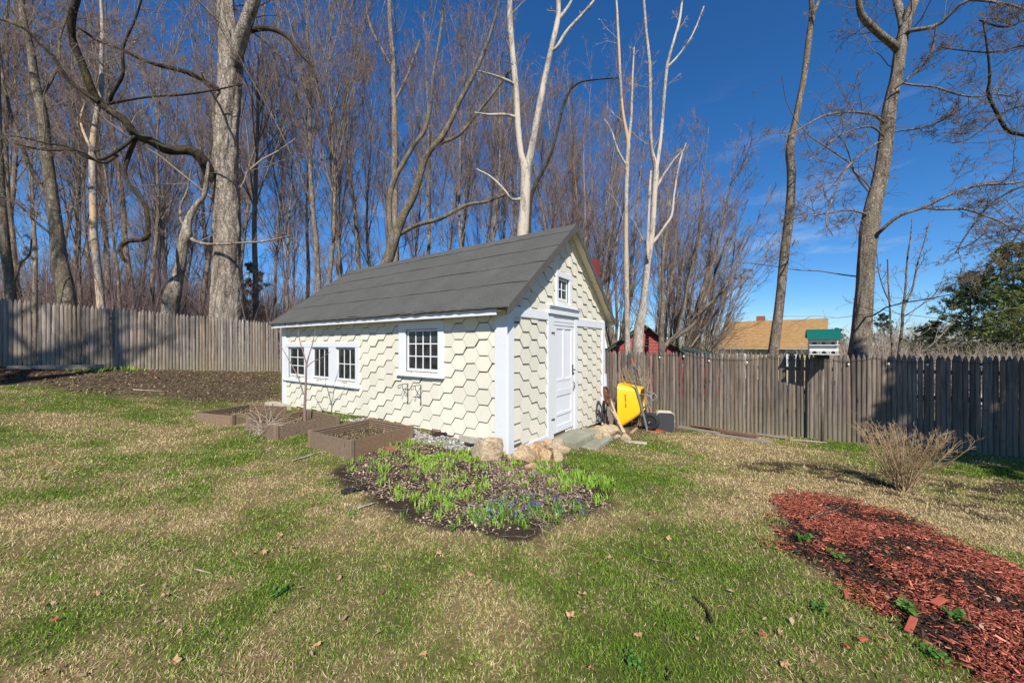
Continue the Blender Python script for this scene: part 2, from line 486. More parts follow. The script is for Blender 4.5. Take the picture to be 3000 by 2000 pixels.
# ------------------------------------------------------------------ terrain
_CP = np.array([
    (-13.66, 9.63, 1.03), (-11.2, 11.5, .83), (-8.82, 13.45, .63), (-7.2, 14.7, .52), (-16, 7.8, 1.2),
    (-.07, 5.35, .0), (-2.94, 7.35, .15), (-1.45, 6.3, .13), (-5.96, 9.44, .05), (2.14, 8.53, -.25), (-3.75, 12.6, .25),
    (2.0, 9.9, -.37), (4.06, 8.92, -.39), (6.6, 7.7, -.41), (9.18, 6.5, -.42), (12, 5.2, -.45), (-2, 11.8, .05),
    (2.7, 7.87, -.27), (4.97, 4.57, -.27), (1.2, 5.93, -.15), (-2.1, 4.9, .02), (-3.2, 6.0, .05), (-4.9, 7.7, .06),
    (0, 1.8, 0), (-3, 2.3, .05), (3, 2.3, -.08), (-6, 5, .14), (-9, 8, .42), (-12, 8, .80), (6, 3, -.22), (0, -8, .1),
    (0, 4, 0), (2, 4.2, -.08), (-20, -5, 1), (20, -5, -.6), (-30, 30, 1.5), (0, 40, .2), (0, 20, .1), (-12, 20, .7), (22, 27, -1.2), (12, 14, -.6), (45, 10, -1),
    (-45, 5, 2), (-30, 70, 1.5), (30, 70, -1.0), (0, 90, 0)])
def _tps(r2):
    return np.where(r2 > 1e-9, .5 * r2 * np.log(np.maximum(r2, 1e-9)), 0)
_n = len(_CP)
_A = np.zeros((_n + 3, _n + 3))
_d2 = ((_CP[:, None, :2] - _CP[None, :, :2]) ** 2).sum(-1)
_A[:_n, :_n] = _tps(_d2) + np.eye(_n) * .35
_A[:_n, _n:] = np.c_[np.ones(_n), _CP[:, :2]]
_A[_n:, :_n] = _A[:_n, _n:].T
_W = np.linalg.solve(_A, np.r_[_CP[:, 2], 0, 0, 0])
def inpoly(px, py, poly):
    px, py = np.asarray(px, float), np.asarray(py, float)
    r = np.zeros(px.shape, bool)
    for i in range(len(poly)):
        (x1, y1), (x2, y2) = poly[i - 1], poly[i]
        c = ((y1 > py) != (y2 > py)) & (px < (x2 - x1) * (py - y1) / (y2 - y1 + 1e-12) + x1)
        r ^= c
    return r
def base_z(x, y):
    x, y = np.asarray(x, float), np.asarray(y, float)
    xc, yc = np.clip(x, -60, 60), np.clip(y, -12, 100)
    z = _W[_n] + _W[_n + 1] * xc + _W[_n + 2] * yc
    for i in range(_n):
        z = z + _W[i] * _tps((xc - _CP[i, 0]) ** 2 + (yc - _CP[i, 1]) ** 2)
    return z
def bump_z(x, y):
    """low mulch mound on the right and small unevenness of the lawn"""
    m = .10 * np.exp(-(((x - 2.95) * .75 + (y - 2.35) * .66) ** 2 / 1.6 + ((x - 2.95) * -.66 + (y - 2.35) * .75) ** 2 / .35))
    b = .05 * np.exp(-(((x - .1) / 1.0) ** 2 + ((y - 4.0) / .7) ** 2))
    return m + b + (fnoise(x * 1.1, y * 1.1, 3, 3) - .5) * .05 + (fnoise(x * 7, y * 7, 5, 3) - .5) * .016
def GZ(x, y):
    return base_z(x, y) + bump_z(np.asarray(x, float), np.asarray(y, float))
def gz(x, y):
    return float(GZ(np.array([x]), np.array([y]))[0])
def G(px, py):
    """pixel of the photograph -> point of the ground it shows"""
    dx, dz = (px - CX) / F, (CY - py) / F
    t = np.linspace(.8, 40, 1600)
    h = EYE + dz * t - GZ(dx * t, t)
    i = np.argmax(h < 0)
    if h[i] >= 0: i = len(t) - 1
    t0 = t[i - 1] + (t[i] - t[i - 1]) * h[i - 1] / (h[i - 1] - h[i] + 1e-12)
    return np.array([dx * t0, t0, gz(dx * t0, t0)])
def GP(pts):
    return [tuple(G(*p)[:2]) for p in pts]
def P(px, py, Y):
    return np.array([(px - CX) / F * Y, Y, EYE + (CY - py) / F * Y])

BED_POLY = GP([(973, 1391), (1022, 1432), (1103, 1473), (1185, 1526), (1307, 1562), (1430, 1567), (1577, 1587), (1614, 1562), (1675, 1534), (1756, 1501), (1805, 1477), (1814, 1420), (1756, 1395), (1700, 1370), (1573, 1350), (1483, 1330), (1226, 1281), (1120, 1300), (1018, 1352)])
MULCH_POLY = GP([(2284, 1553), (2291, 1473), (2360, 1457), (2483, 1465), (2597, 1499), (2693, 1538), (2827, 1599), (3000, 1675), (3300, 1800), (3300, 2100), (3050, 2080), (2827, 1943), (2712, 1871), (2636, 1806), (2559, 1752), (2463, 1691), (2368, 1637), (2300, 1600)])
BARE_POLY = GP([(-400, 1070), (0, 1074), (400, 1082), (815, 1087), (830, 1170), (600, 1178), (480, 1160), (330, 1158), (200, 1146), (100, 1120), (-400, 1120)])
GRAVEL_POLY = GP([(985, 1230), (1080, 1225), (1250, 1268), (1430, 1306), (1420, 1322), (1340, 1318), (1225, 1296), (1090, 1238)])
REDCHIP_POLY = GP([(-300, 1075), (0, 1076), (110, 1079), (205, 1088), (190, 1105), (80, 1116), (-300, 1125)])
YARD_POLY = GP([(1600, 1345), (1740, 1300), (1830, 1295), (1900, 1275), (2030, 1262), (2030, 1240), (1780, 1238), (1480, 1320)])
# ------------------------------------------------------------------ ground sheet
def soft(x, y, poly, w=.12, seed=1):
    """mask of a polygon with a ragged edge"""
    jx = (fnoise(x * 3.1, y * 3.1, seed, 4) - .5) * w * 5
    jy = (fnoise(x * 3.1 + 50, y * 3.1, seed + 3, 4) - .5) * w * 5
    s = 0.0
    for ox, oy in ((0, 0), (w, 0), (-w, 0), (0, w), (0, -w)):
        s = s + inpoly(x + jx + ox, y + jy + oy, poly)
    return s / 5.0
def blob(x, y, px, py, rx, ry):
    c = G(px, py)
    return np.exp(-(((x - c[0]) / rx) ** 2 + ((y - c[1]) / ry) ** 2))
def zones(x, y):
    bed = soft(x, y, BED_POLY, .06, 1)
    mul = soft(x, y, MULCH_POLY, .06, 2)
    bare = np.clip(soft(x, y, BARE_POLY, .25, 3), 0, 1)
    grav = soft(x, y, GRAVEL_POLY, .06, 4)
    yard = soft(x, y, YARD_POLY, .14, 5)
    dirt = .0
    for p in ((2440, 1385, 1.0, .25), (2520, 1400, .6, .18), (2620, 1430, .8, .2), (2900, 1470, .9, .22), (2830, 1410, .7, .16), (2300, 1360, .5, .15), (2960, 1520, .6, .25), (2350, 1375, .9, .2), (2750, 1450, .9, .25), (2880, 1430, 1.0, .25), (2560, 1385, .8, .2)):
        dirt = dirt + blob(x, y, *p)
    dirt = np.clip(dirt * sstep(.38, .56, fnoise(x * 3.4, y * 6, 9, 4)) * 1.5, 0, 1)
    return bed, mul, bare, grav, yard, dirt
def green_f(x, y):
    """how green the lawn is, 0 dormant straw .. 1 green"""
    g = fnoise(x * .75, y * .95, 21, 4) * .9 + fnoise(x * 3.2, y * 3.8, 31, 3) * .55 - .22
    for p, a in (((1950, 1420, .8, .6), .20), ((1750, 1650, .9, .5), .12), ((1300, 1650, .8, .5), .12), ((1950, 1850, .9, .5), .16), ((700, 1750, .9, .5), .12), ((2480, 1312, 1.2, .25), .4), ((2870, 1385, .9, .3), .55),
                 ((2150, 1300, 1.3, .8), -.40), ((2350, 1420, 1.2, .6), -.38), ((2150, 1470, .5, .6), -.22), ((1050, 1500, .6, .5), -.12), ((850, 1300, .5, .7), -.1), ((1900, 1330, .8, .35), -.15), ((2750, 1500, 1.2, .4), -.35), ((2880, 1570, 1.0, .45), -.55), ((2650, 1470, .8, .3), -.4), ((1850, 1950, .9, .35), .18), ((2150, 1750, .7, .5), .16), ((550, 1850, .9, .4), .12)):
        g = g + a * blob(x, y, *p)
    return np.clip(g, 0, 1)
C = lambda *a: np.array(a)
def lerp(a, b, t):
    return a + (b - a) * t[..., None]
xs = np.unique(np.r_[np.linspace(-160, -16, 30), np.arange(-16, -7, .16), np.arange(-7, 7, .068), np.arange(7, 14, .14), np.linspace(14, 200, 34)])
ys = np.unique(np.r_[np.linspace(-30, .6, 14), np.arange(.6, 8.2, .06), np.arange(8.2, 17, .12), np.linspace(17, 60, 24), np.linspace(62, 420, 16)])
gx, gy = np.meshgrid(xs, ys)
gx, gy = gx.ravel(), gy.ravel()
gz_ = GZ(gx, gy)
bed, mul, bare, grav, yard, dirt = zones(gx, gy)
g = green_f(gx, gy)
colr = lerp(C(.22, .16, .075)[None], C(.085, .10, .024)[None], sstep(.3, .75, g))
colr = lerp(colr, C(.052, .036, .024)[None], np.clip(dirt, 0, 1) * .9)
colr = lerp(colr, lerp(C(.075, .054, .036)[None], C(.20, .15, .095)[None], fnoise(gx * 5, gy * 5, 77, 4) * .7), np.clip(bare + yard * .8, 0, 1))
colr = lerp(colr, C(.050, .036, .026)[None], bed)
colr = lerp(colr, C(.050, .030, .022)[None], mul)
colr = lerp(colr, C(.13, .115, .10)[None], grav)
far = sstep(15, 24, np.hypot(gx, gy))
colr = lerp(colr, C(.12, .085, .055)[None], far)
gz_ += (bed + bare + mul) * (fnoise(gx * 16, gy * 16, 41, 3) - .5) * .022
nx, ny = len(xs), len(ys)
idx = np.arange(nx * ny).reshape(ny, nx)
FI = np.stack([idx[:-1, :-1], idx[:-1, 1:], idx[1:, 1:], idx[1:, :-1]], -1).reshape(-1, 4)
ground = link('ground', np_mesh('ground', np.c_[gx, gy, gz_], 4, FI, M['ground'], True, colr))
tag(ground, 'gently sloping back yard lawn with bare soil patches', 'ground', kind='structure')

# ------------------------------------------------------------------ grass
SH_O = np.array([-.067, 5.35]); TH = .607
SH_A = np.array([-math.cos(TH), math.sin(TH)]); SH_B = np.array([math.sin(TH), math.cos(TH)])
SH_L, SH_W = 7.2, 3.876
def in_shed(x, y, pad=.02):
    dx, dy = x - SH_O[0], y - SH_O[1]
    A = dx * SH_A[0] + dy * SH_A[1]; B = dx * SH_B[0] + dy * SH_B[1]
    return (A > -pad) & (A < SH_L + pad) & (B > -pad) & (B < SH_W + pad)
LF0, LF1 = np.array([-13.66, 9.63]), np.array([-8.82, 13.45])
RF0, RF1 = np.array([4.06, 8.92]), np.array([9.18, 6.50])
LFD = (LF1 - LF0) / np.linalg.norm(LF1 - LF0); RFD = (RF1 - RF0) / np.linalg.norm(RF1 - RF0)
LFN = np.array([LFD[1], -LFD[0]]); RFN = np.array([RFD[1], -RFD[0]])      # towards the yard
def in_yard(x, y):
    return ((x - LF0[0]) * LFN[0] + (y - LF0[1]) * LFN[1] > .05) & ((x - RF0[0]) * RFN[0] + (y - RF0[1]) * RFN[1] > .03)
BEDS = []   # raised beds, filled in below: (corner, axis u, axis v, side)
def bed_axes(n, l, r, side=1.07):
    n, l, r = G(*n)[:2], G(*l)[:2], G(*r)[:2]
    u = (l - n) / np.linalg.norm(l - n); v = (r - n) / np.linalg.norm(r - n)
    bis = u + v; bis /= np.linalg.norm(bis)
    per = np.array([-bis[1], bis[0]])
    if np.dot(per, u) < 0: per = -per
    u = (bis + per) / math.sqrt(2); v = (bis - per) / math.sqrt(2)
    return (n, u, v, side)
BEDS = [bed_axes((1029, 1346), (898, 1312), (1214, 1285)), bed_axes((808, 1288), (714, 1263), (993, 1246)), bed_axes((681, 1247), (595, 1229), (856, 1211))]
def in_beds(x, y, pad=0):
    r = np.zeros(np.shape(x), bool)
    for n, u, v, s in BEDS:
        a = (x - n[0]) * u[0] + (y - n[1]) * u[1]; b = (x - n[0]) * v[0] + (y - n[1]) * v[1]
        r |= (a > -pad) & (a < s + pad) & (b > -pad) & (b < s + pad)
    return r
def sample(y0, y1, dens, rng, extra=.25):
    """points on the visible wedge between two depths"""
    n = int(dens * (y1 ** 2 - y0 ** 2) * .5 * 2 * (1.418 + extra))
    y = np.sqrt(rng.uniform(y0 ** 2, y1 ** 2, n)); x = rng.uniform(-1, 1, n) * (1.418 + extra) * y
    ok = in_yard(x, y) & ~in_shed(x, y)
    return x[ok], y[ok]
def blades(x, y, z, h, w, az, lean, curl, col, twist=None):
    """each blade a narrow kite bent at its widest point: 4 vertices, 2 triangles"""
    n = len(x)
    d = np.c_[np.cos(az), np.sin(az), np.zeros(n)]
    tw = az + math.pi / 2 if twist is None else twist
    s = np.c_[np.cos(tw), np.sin(tw), np.zeros(n)] * (w / 2)[:, None]
    b = np.c_[x, y, z]
    up = np.array([[0, 0, 1.0]])
    mid = b + d * (h * .5 * np.sin(lean))[:, None] + up * (h * .5 * np.cos(lean))[:, None]
    l2 = lean + curl
    tip = mid + d * (h * .55 * np.sin(l2))[:, None] + up * (h * .55 * np.cos(l2))[:, None]
    V = np.stack([b, mid - s, mid + s, tip], 1).reshape(-1, 3)
    o = (np.arange(n) * 4)[:, None, None]
    Fc = (np.array([[0, 2, 1], [1, 2, 3]])[None] + o).reshape(-1, 3)
    return V, Fc, np.repeat(col, 4, 0)
def join(parts):
    V, Fc, Cc, off = [], [], [], 0
    for v, f, c in parts:
        V.append(v); Fc.append(f + off); Cc.append(c); off += len(v)
    return np.concatenate(V), np.concatenate(Fc), np.concatenate(Cc)
rng = np.random.default_rng(11)
parts = []
for y0, y1, dens, wmul in ((1.5, 2.6, 21000, 1.0), (2.6, 3.8, 14000, 1.25), (3.8, 5.4, 7500, 1.7), (5.4, 8.0, 3200, 2.4), (8.0, 15.5, 620, 4.0)):
    x, y = sample(y0, y1, dens, rng)
    bed, mul, bare, grav, yard, dirt = zones(x, y)
    keep = 1 - np.clip(bed * 1.2 + mul * 1.05 + bare * .93 + grav * .95 + yard * .72 + dirt * .85, 0, 1)
    keep *= .35 + .65 * sstep(.3, .62, fnoise(x * 9, y * 9, 61, 3))
    ok = (rng.uniform(0, 1, len(x)) < keep) & ~in_beds(x, y, .02)
    x, y = x[ok], y[ok]
    n = len(x)
    gg = green_f(x, y) + (rng.uniform(0, 1, n) - .5) * .55
    isg = gg > .52
    z = GZ(x, y) - .004
    h = np.where(isg, rng.uniform(.016, .044, n), rng.uniform(.016, .042, n)) * (1 + .12 * (wmul - 1)) * (.75 + .6 * fnoise(x * 2, y * 2, 71, 3))
    w = rng.uniform(.0024, .0042, n) * wmul
    lean = np.where(isg, rng.uniform(.15, 1.0, n), rng.uniform(.55, 1.45, n))
    curl = np.where(isg, rng.uniform(.0, .8, n), rng.uniform(-.9, 1.1, n))
    t = rng.uniform(0, 1, n)
    straw = lerp(C(.56, .425, .19)[None], C(.87, .72, .43)[None], t)
    straw = np.where((rng.uniform(0, 1, n) < .25)[:, None], straw * C(.55, .5, .45), straw)
    green = lerp(C(.075, .17, .016)[None], C(.30, .41, .05)[None], t ** 1.2)
    col = np.where(isg[:, None], green, straw)
    parts.append(blades(x, y, z, h, w, rng.uniform(0, 2 * math.pi, n), lean, curl, col, rng.uniform(0, 2 * math.pi, n)))
V, Fc, Cc = join(parts)
lawn = link('lawn_grass', np_mesh('lawn_grass', V, 3, Fc, M['blade'], False, Cc))
tag(lawn, 'short half-dormant lawn grass in straw and green patches', 'grass', kind='stuff')

# ------------------------------------------------------------------ leaf and straw litter on beds, bare soil and lawn
def flakes(x, y, z, L, Wd, rng, col, tilt=.6, fold=.4):
    """dry leaf scraps: two triangles folded along the middle"""
    n = len(x)
    az = rng.uniform(0, 2 * math.pi, n); ti = rng.normal(0, tilt, n); fo = rng.uniform(.1, 1, n) * fold
    d = np.c_[np.cos(az) * np.cos(ti), np.sin(az) * np.cos(ti), np.sin(ti)]
    s = np.c_[-np.sin(az), np.cos(az), np.zeros(n)]
    c = np.c_[x, y, z + L * .25 * np.abs(np.sin(ti)) + .004]
    up = C(0, 0, 1.0)[None]
    p0 = c - d * (L / 2)[:, None]; p1 = c + d * (L / 2)[:, None]
    l = c + s * (Wd / 2)[:, None] + up * (fo * Wd * .6)[:, None] + d * (rng.uniform(-.2, .2, n) * L)[:, None]
    r = c - s * (Wd / 2)[:, None] + up * (fo * Wd * .6 * rng.uniform(-.3, 1, n))[:, None] + d * (rng.uniform(-.2, .2, n) * L)[:, None]
    V = np.stack([p0, l, p1, r], 1).reshape(-1, 3)
    Fc = (np.array([[0, 2, 1], [0, 3, 2]])[None] + (np.arange(n) * 4)[:, None, None]).reshape(-1, 3)
    return V, Fc, np.repeat(col, 4, 0)
def region_pts(poly, n, rng):
    p = np.array(poly); lo, hi = p.min(0), p.max(0)
    x = rng.uniform(lo[0], hi[0], n * 4); y = rng.uniform(lo[1], hi[1], n * 4)
    ok = inpoly(x, y, poly) & ~in_shed(x, y) & in_yard(x, y) & ~in_beds(x, y, .03)
    return x[ok][:n], y[ok][:n]
rng = np.random.default_rng(12)
parts = []
x, y = region_pts(BED_POLY, 9000, rng)
cen = fnoise(x * 2.3, y * 2.3, 5, 3)
edge = soft(x, y, BED_POLY, .22, 8)
ok = rng.uniform(0, 1, len(x)) < sstep(.55, 1.0, edge) * (.35 + .65 * sstep(.35, .55, cen)) + .03
x, y = x[ok], y[ok]; n = len(x)
t = rng.uniform(0, 1, n)
col = lerp(C(.20, .125, .078)[None], C(.62, .47, .335)[None], t)
parts.append(flakes(x, y, GZ(x, y) + rng.uniform(0, .012, n), rng.uniform(.012, .05, n) , rng.uniform(.008, .028, n), rng, col, .45, .6))
# straw stalks
x, y = region_pts(BED_POLY, 8500, rng)
edge = soft(x, y, BED_POLY, .2, 9)
ok = rng.uniform(0, 1, len(x)) < edge * sstep(.3, .6, fnoise(x * 2, y * 2, 15, 3))
x, y = x[ok], y[ok]; n = len(x)
parts.append(blades(x, y, GZ(x, y) + .006, rng.uniform(.05, .17, n), rng.uniform(.002, .005, n), rng.uniform(0, 6.28, n), rng.uniform(1.2, 1.58, n), rng.uniform(-.1, .25, n), lerp(C(.28, .2, .125)[None], C(.66, .53, .37)[None], rng.uniform(0, 1, n))))
# bare ground litter near the left fence and the yard by the shed
for poly, n0, lo, hi in ((BARE_POLY, 9000, .02, .10), (YARD_POLY, 1800, .015, .06)):
    x, y = region_pts(poly, n0, rng); n = len(x)
    col = lerp(C(.10, .065, .04)[None], C(.46, .34, .20)[None], rng.uniform(0, 1, n) ** 1.5)
    parts.append(flakes(x, y, GZ(x, y) + .004, rng.uniform(lo, hi, n), rng.uniform(lo * .5, hi * .5, n), rng, col, .3, .4))
    x, y = region_pts(poly, n0 // 2, rng); n = len(x)
    parts.append(blades(x, y, GZ(x, y) + .008, rng.uniform(.08, .3, n), rng.uniform(.004, .009, n), rng.uniform(0, 6.28, n), rng.uniform(1.35, 1.58, n), rng.uniform(-.05, .12, n), lerp(C(.12, .085, .055)[None], C(.40, .31, .2)[None], rng.uniform(0, 1, n))))
# crumbs on the lawn
x, y = sample(1.6, 9, 10, rng); n = len(x)
parts.append(flakes(x, y, GZ(x, y) + .02, rng.uniform(.015, .05, n), rng.uniform(.01, .03, n), rng, lerp(C(.16, .08, .04)[None], C(.52, .38, .25)[None], rng.uniform(0, 1, n)), .4, .5))
V, Fc, Cc = join(parts)
tag(link('leaf_litter', np_mesh('leaf_litter', V, 3, Fc, M['litter'], False, Cc)), 'scattered dry leaves, straw and twigs on soil and lawn', 'leaf litter', kind='stuff')

# ------------------------------------------------------------------ wood chip mulch
def chips(x, y, z, L, Wd, T, rng, col, tilt=.28, az=None):
    n = len(x)
    az = rng.uniform(0, 2 * math.pi, n) if az is None else az
    ti = rng.normal(0, tilt, n); ro = rng.normal(0, .5, n)
    d = np.c_[np.cos(az) * np.cos(ti), np.sin(az) * np.cos(ti), np.sin(ti)]
    s = np.c_[-np.sin(az), np.cos(az), np.zeros(n)]
    u = np.cross(d, s)
    s2 = s * np.cos(ro)[:, None] + u * np.sin(ro)[:, None]; u2 = np.cross(d, s2)
    c = np.c_[x, y, z]
    V = []
    tap = rng.uniform(.25, 1, n)
    for k in (-1, 1):
        for j in (-1, 1):
            for i in (-1, 1):
                V.append(c + i * d * (L / 2)[:, None] + j * s2 * (Wd / 2 * (tap if i > 0 else 1))[:, None] + k * u2 * (T / 2)[:, None])
    V = np.stack(V, 1).reshape(-1, 3)
    q = np.array([[0, 2, 3, 1], [4, 5, 7, 6], [0, 1, 5, 4], [2, 6, 7, 3], [0, 4, 6, 2]])
    Fc = (q[None] + (np.arange(n) * 8)[:, None, None]).reshape(-1, 4)
    return V, Fc, np.repeat(col, 8, 0)
def mulch(name, label, poly, n0, ca, cb, seed, lo=.02, hi=.085, bare_spots=()):
    rng = np.random.default_rng(seed)
    q = np.array(poly); lo_, hi_ = q.min(0) - .5, q.max(0) + .5
    x, y = rng.uniform(lo_[0], hi_[0], n0 * 2), rng.uniform(lo_[1], hi_[1], n0 * 2)
    e = soft(x, y, poly, .13, 13); halo = soft(x, y, poly, .40, 14)
    bald = sstep(.62, .74, fnoise(x * 2.4 + 3, y * 2.4, 83, 4))
    for b_ in bare_spots: bald = bald + 1.8 * blob(x, y, *b_) * sstep(.28, .5, fnoise(x * 6, y * 6, 87, 3))
    dd = np.hypot(x, y)
    ok = (rng.uniform(0, 1, len(x)) < (e * np.clip(1 - .9 * bald, .30, 1) + .035 * halo) * np.clip(1.35 - dd * .05, .4, 1)) & in_yard(x, y)
    x, y = x[ok], y[ok]; n = len(x)
    bald = bald[ok]
    L = rng.uniform(lo, hi, n) * rng.uniform(.5, 1.15, n)
    t = rng.uniform(0, 1, n)
    u_ = rng.uniform(0, 1, n); col = lerp(ca[None], cb[None], t ** 1.4) * np.where(u_ < .25, .42, np.where(u_ > .92, 1.5, 1))[:, None]
    col = np.where(((bald > .55) & (u_ < .75))[:, None], C(.075, .05, .035) * (.5 + u_)[:, None], col)
    V, Fc, Cc = chips(x, y, GZ(x, y) + rng.uniform(.002, .03, n), L, L * rng.uniform(.08, .30, n), rng.uniform(.0015, .005, n), rng, col, .22)
    tag(link(name, np_mesh(name, V, 4, Fc, M['chips'], False, Cc)), label, 'mulch', kind='stuff')
mulch('red_mulch', 'bright red dyed wood chip mulch mound in the right foreground', MULCH_POLY, 58000, C(.20, .045, .029), C(.60, .20, .125), 21, .010, .046, ((2500, 1488, .36, .10), (2600, 1525, .40, .12), (2470, 1625, .34, .13), (2550, 1650, .34, .11), (2345, 1580, .22, .12), (2700, 1610, .26, .08), (2780, 1690, .3, .1), (2650, 1590, .26, .08), (2900, 1760, .26, .08), (2700, 1840, .26, .08)))
mulch('brown_mulch', 'reddish brown shredded mulch against the left picket fence', REDCHIP_POLY, 2600, C(.12, .045, .028), C(.30, .125, .075), 22, .04, .16)
# gravel beside the long wall
rng = np.random.default_rng(23)
x, y = region_pts(GRAVEL_POLY, 2300, rng); n = len(x)
r = rng.uniform(.006, .02, n)
g1 = rng.uniform(.16, .55, n)
V, Fc, Cc = chips(x, y, GZ(x, y) + r * .3, r * 2, r * 1.8, r * 1.1, rng, np.c_[g1, g1 * .95, g1 * .86], .5)
tag(link('pebble_gravel', np_mesh('pebble_gravel', V, 4, Fc, M['pebble'], False, Cc)), 'pale pebble gravel strip under the long shed wall', 'gravel', kind='stuff')
# ------------------------------------------------------------------ the shed (local frame: x along the gable, y along the long wall)
shed = empty('garden_shed', (SH_O[0], SH_O[1], 0), math.atan2(SH_B[1], SH_B[0]),
             'small white and cream shed with hexagonal shingles and grey felt roof', 'shed')
L, W = SH_L, SH_W
HE, HR, OG, OE = 2.17, 3.87, .20, .24            # eave and ridge height, overhang at gable and eave
SL = (HR - HE) / (W / 2 + OE)
def roof_z(b):
    return HR - SL * abs(b - W / 2)
def rects_minus(x0, x1, z0, z1, holes):
    """split a rectangle with rectangular holes into rectangles"""
    xs_ = sorted({x0, x1, *[v for h in holes for v in h[:2]]}); out = []
    for a, b in zip(xs_[:-1], xs_[1:]):
        cut = sorted([(h[2], h[3]) for h in holes if h[0] <= a + 1e-6 and h[1] >= b - 1e-6]); z = z0
        for c0, c1 in cut:
            if c0 > z: out.append((a, b, z, c0))
            z = c1
        if z < z1: out.append((a, b, z, z1))
    return out
HL = [(3.86, 6.93, .82, 1.56), (1.42, 2.30, 1.12, 1.90)]       # openings of the long wall
HG = [(1.55, 2.03, 2.42, 2.86), (1.37, 2.25, -.02, 1.96)]        # openings of the gable: attic window, door
T = .09
wl_ = MB()
for a, b, z0, z1 in rects_minus(0.02, L - .02, -.25, HE - .02, HL): wl_.box(0, T, a, b, z0, z1)
wall_long = wl_.build('long_wall', M['core'], shed)
MB().box(-.004, -.001, .2, L - .2, -.2, .24).build('red_base_strip', M['redpaint'], wall_long)
wg = MB()
for a, b, z0, z1 in rects_minus(0.002, W - .002, -.5, HE - .12, [HG[1]]): wg.box(a, b, 0, T, z0, z1)
zt = HE - .12
def gab(b0, b1, z0):
    wg.prism([(b0, 0, z0), (b1, 0, z0), (b1, 0, roof_z(b1) - .12), (b0, 0, roof_z(b0) - .12)], [(b0, T, z0), (b1, T, z0), (b1, T, roof_z(b1) - .12), (b0, T, roof_z(b0) - .12)])
gab(.002, HG[0][0], zt); gab(HG[0][1], W - .002, zt)
wg.box(HG[0][0], HG[0][1], 0, T, zt, HG[0][2])
b0, b1, z0 = HG[0][0], HG[0][1], HG[0][3]
wg.prism([(b0, 0, z0), (b1, 0, z0), (b1, 0, roof_z(b1) - .12), (W / 2, 0, HR - .12), (b0, 0, roof_z(b0) - .12)], [(b0, T, z0), (b1, T, z0), (b1, T, roof_z(b1) - .12), (W / 2, T, HR - .12), (b0, T, roof_z(b0) - .12)])
wall_gable = wg.build('gable_wall', M['core'], shed)
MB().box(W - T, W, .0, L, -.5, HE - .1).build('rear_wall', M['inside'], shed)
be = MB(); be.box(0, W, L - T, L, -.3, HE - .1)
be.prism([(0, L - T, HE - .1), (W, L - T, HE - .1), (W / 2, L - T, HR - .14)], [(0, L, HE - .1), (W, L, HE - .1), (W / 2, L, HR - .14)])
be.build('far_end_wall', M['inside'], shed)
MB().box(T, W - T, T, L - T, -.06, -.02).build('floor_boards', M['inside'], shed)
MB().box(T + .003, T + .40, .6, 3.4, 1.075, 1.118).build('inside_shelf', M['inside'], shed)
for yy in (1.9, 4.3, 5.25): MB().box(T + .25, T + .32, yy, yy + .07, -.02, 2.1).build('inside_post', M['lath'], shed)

# hexagonal shingles, each a piece of its own
HP, HH, HWF, HFL = .258, .257, .342, .174          # column pitch, height, full width, flat width
def clip(poly, nx_, nz_, d):
    out = []
    for i in range(len(poly)):
        p, q = poly[i - 1], poly[i]
        sp, sq = p[0] * nx_ + p[1] * nz_ - d, q[0] * nx_ + q[1] * nz_ - d
        if (sp <= 0) != (sq <= 0):
            t = sp / (sp - sq); out.append((p[0] + (q[0] - p[0]) * t, p[1] + (q[1] - p[1]) * t))
        if sq <= 0: out.append(q)
    return out
def area(p):
    return abs(sum(p[i - 1][0] * p[i][1] - p[i][0] * p[i - 1][1] for i in range(len(p)))) / 2
def minus(poly, h):
    a, b, z0, z1 = h; res = []
    res.append(clip(poly, 1, 0, a)); res.append(clip(poly, -1, 0, -b))
    mid = clip(clip(poly, -1, 0, -a), 1, 0, b)
    res.append(clip(mid, 0, 1, z0)); res.append(clip(mid, 0, -1, -z1))
    return [p for p in res if len(p) >= 3 and area(p) > .0012]
rs = random.Random(5)
def shingles(parent, cx0, cz0, umin, umax, zmin, halfplanes, holes, put, mat):
    gap = .0055
    k0, k1 = int((umin - cx0) / HP) - 2, int((umax - cx0) / HP) + 2
    n = 0
    for k in range(k0, k1 + 1):
        for r in range(-8, 14):
            u = cx0 + k * HP; z = cz0 + r * HH + (HH / 2 if k % 2 else 0)
            jx, jz = rs.gauss(0, .004), rs.gauss(0, .004)
            w2, f2, h2 = HWF / 2 - gap, HFL / 2 - gap * .5, HH / 2 - gap
            hexa = [(u + jx + a + rs.gauss(0, .003), z + jz + b + rs.gauss(0, .003)) for a, b in ((-w2, 0), (-f2, -h2), (f2, -h2), (w2, 0), (f2, h2), (-f2, h2))]
            hexa = clip(clip(hexa, -1, 0, -umin), 1, 0, umax)
            if len(hexa) < 3: continue
            zb = zmin(u) + rs.uniform(-.02, .03)
            hexa = clip(hexa, 0, -1, -zb)
            for a, b, d in halfplanes:
                if len(hexa) >= 3: hexa = clip(hexa, a, b, d)
            if len(hexa) < 3 or area(hexa) < .0012: continue
            pieces = [hexa]
            for h in holes:
                pieces = [q for p in pieces for q in minus(p, h)]
            for p in pieces:
                zc = z + jz
                th = rs.uniform(.019, .026); flare = rs.gauss(0, .002)
                m = MB()
                fr = [put(a, b, .004 + (th + flare) * (.5 - (b - zc) / HH) * 1.0 + .002) for a, b in p]
                bk = [put(a, b, -.004) for a, b in p]
                m.prism(fr, bk)
                o = m.build('shingle', mat, parent); n += 1
    return n
put_l = lambda a, z, d: (-d, a, z)
put_g = lambda b, z, d: (b, -d, z)
zl = lambda a: float(np.interp(a, [0, 1.2, 1.9, 3.2, 5, 7.2], [.05, .10, .12, .12, .08, .04]))
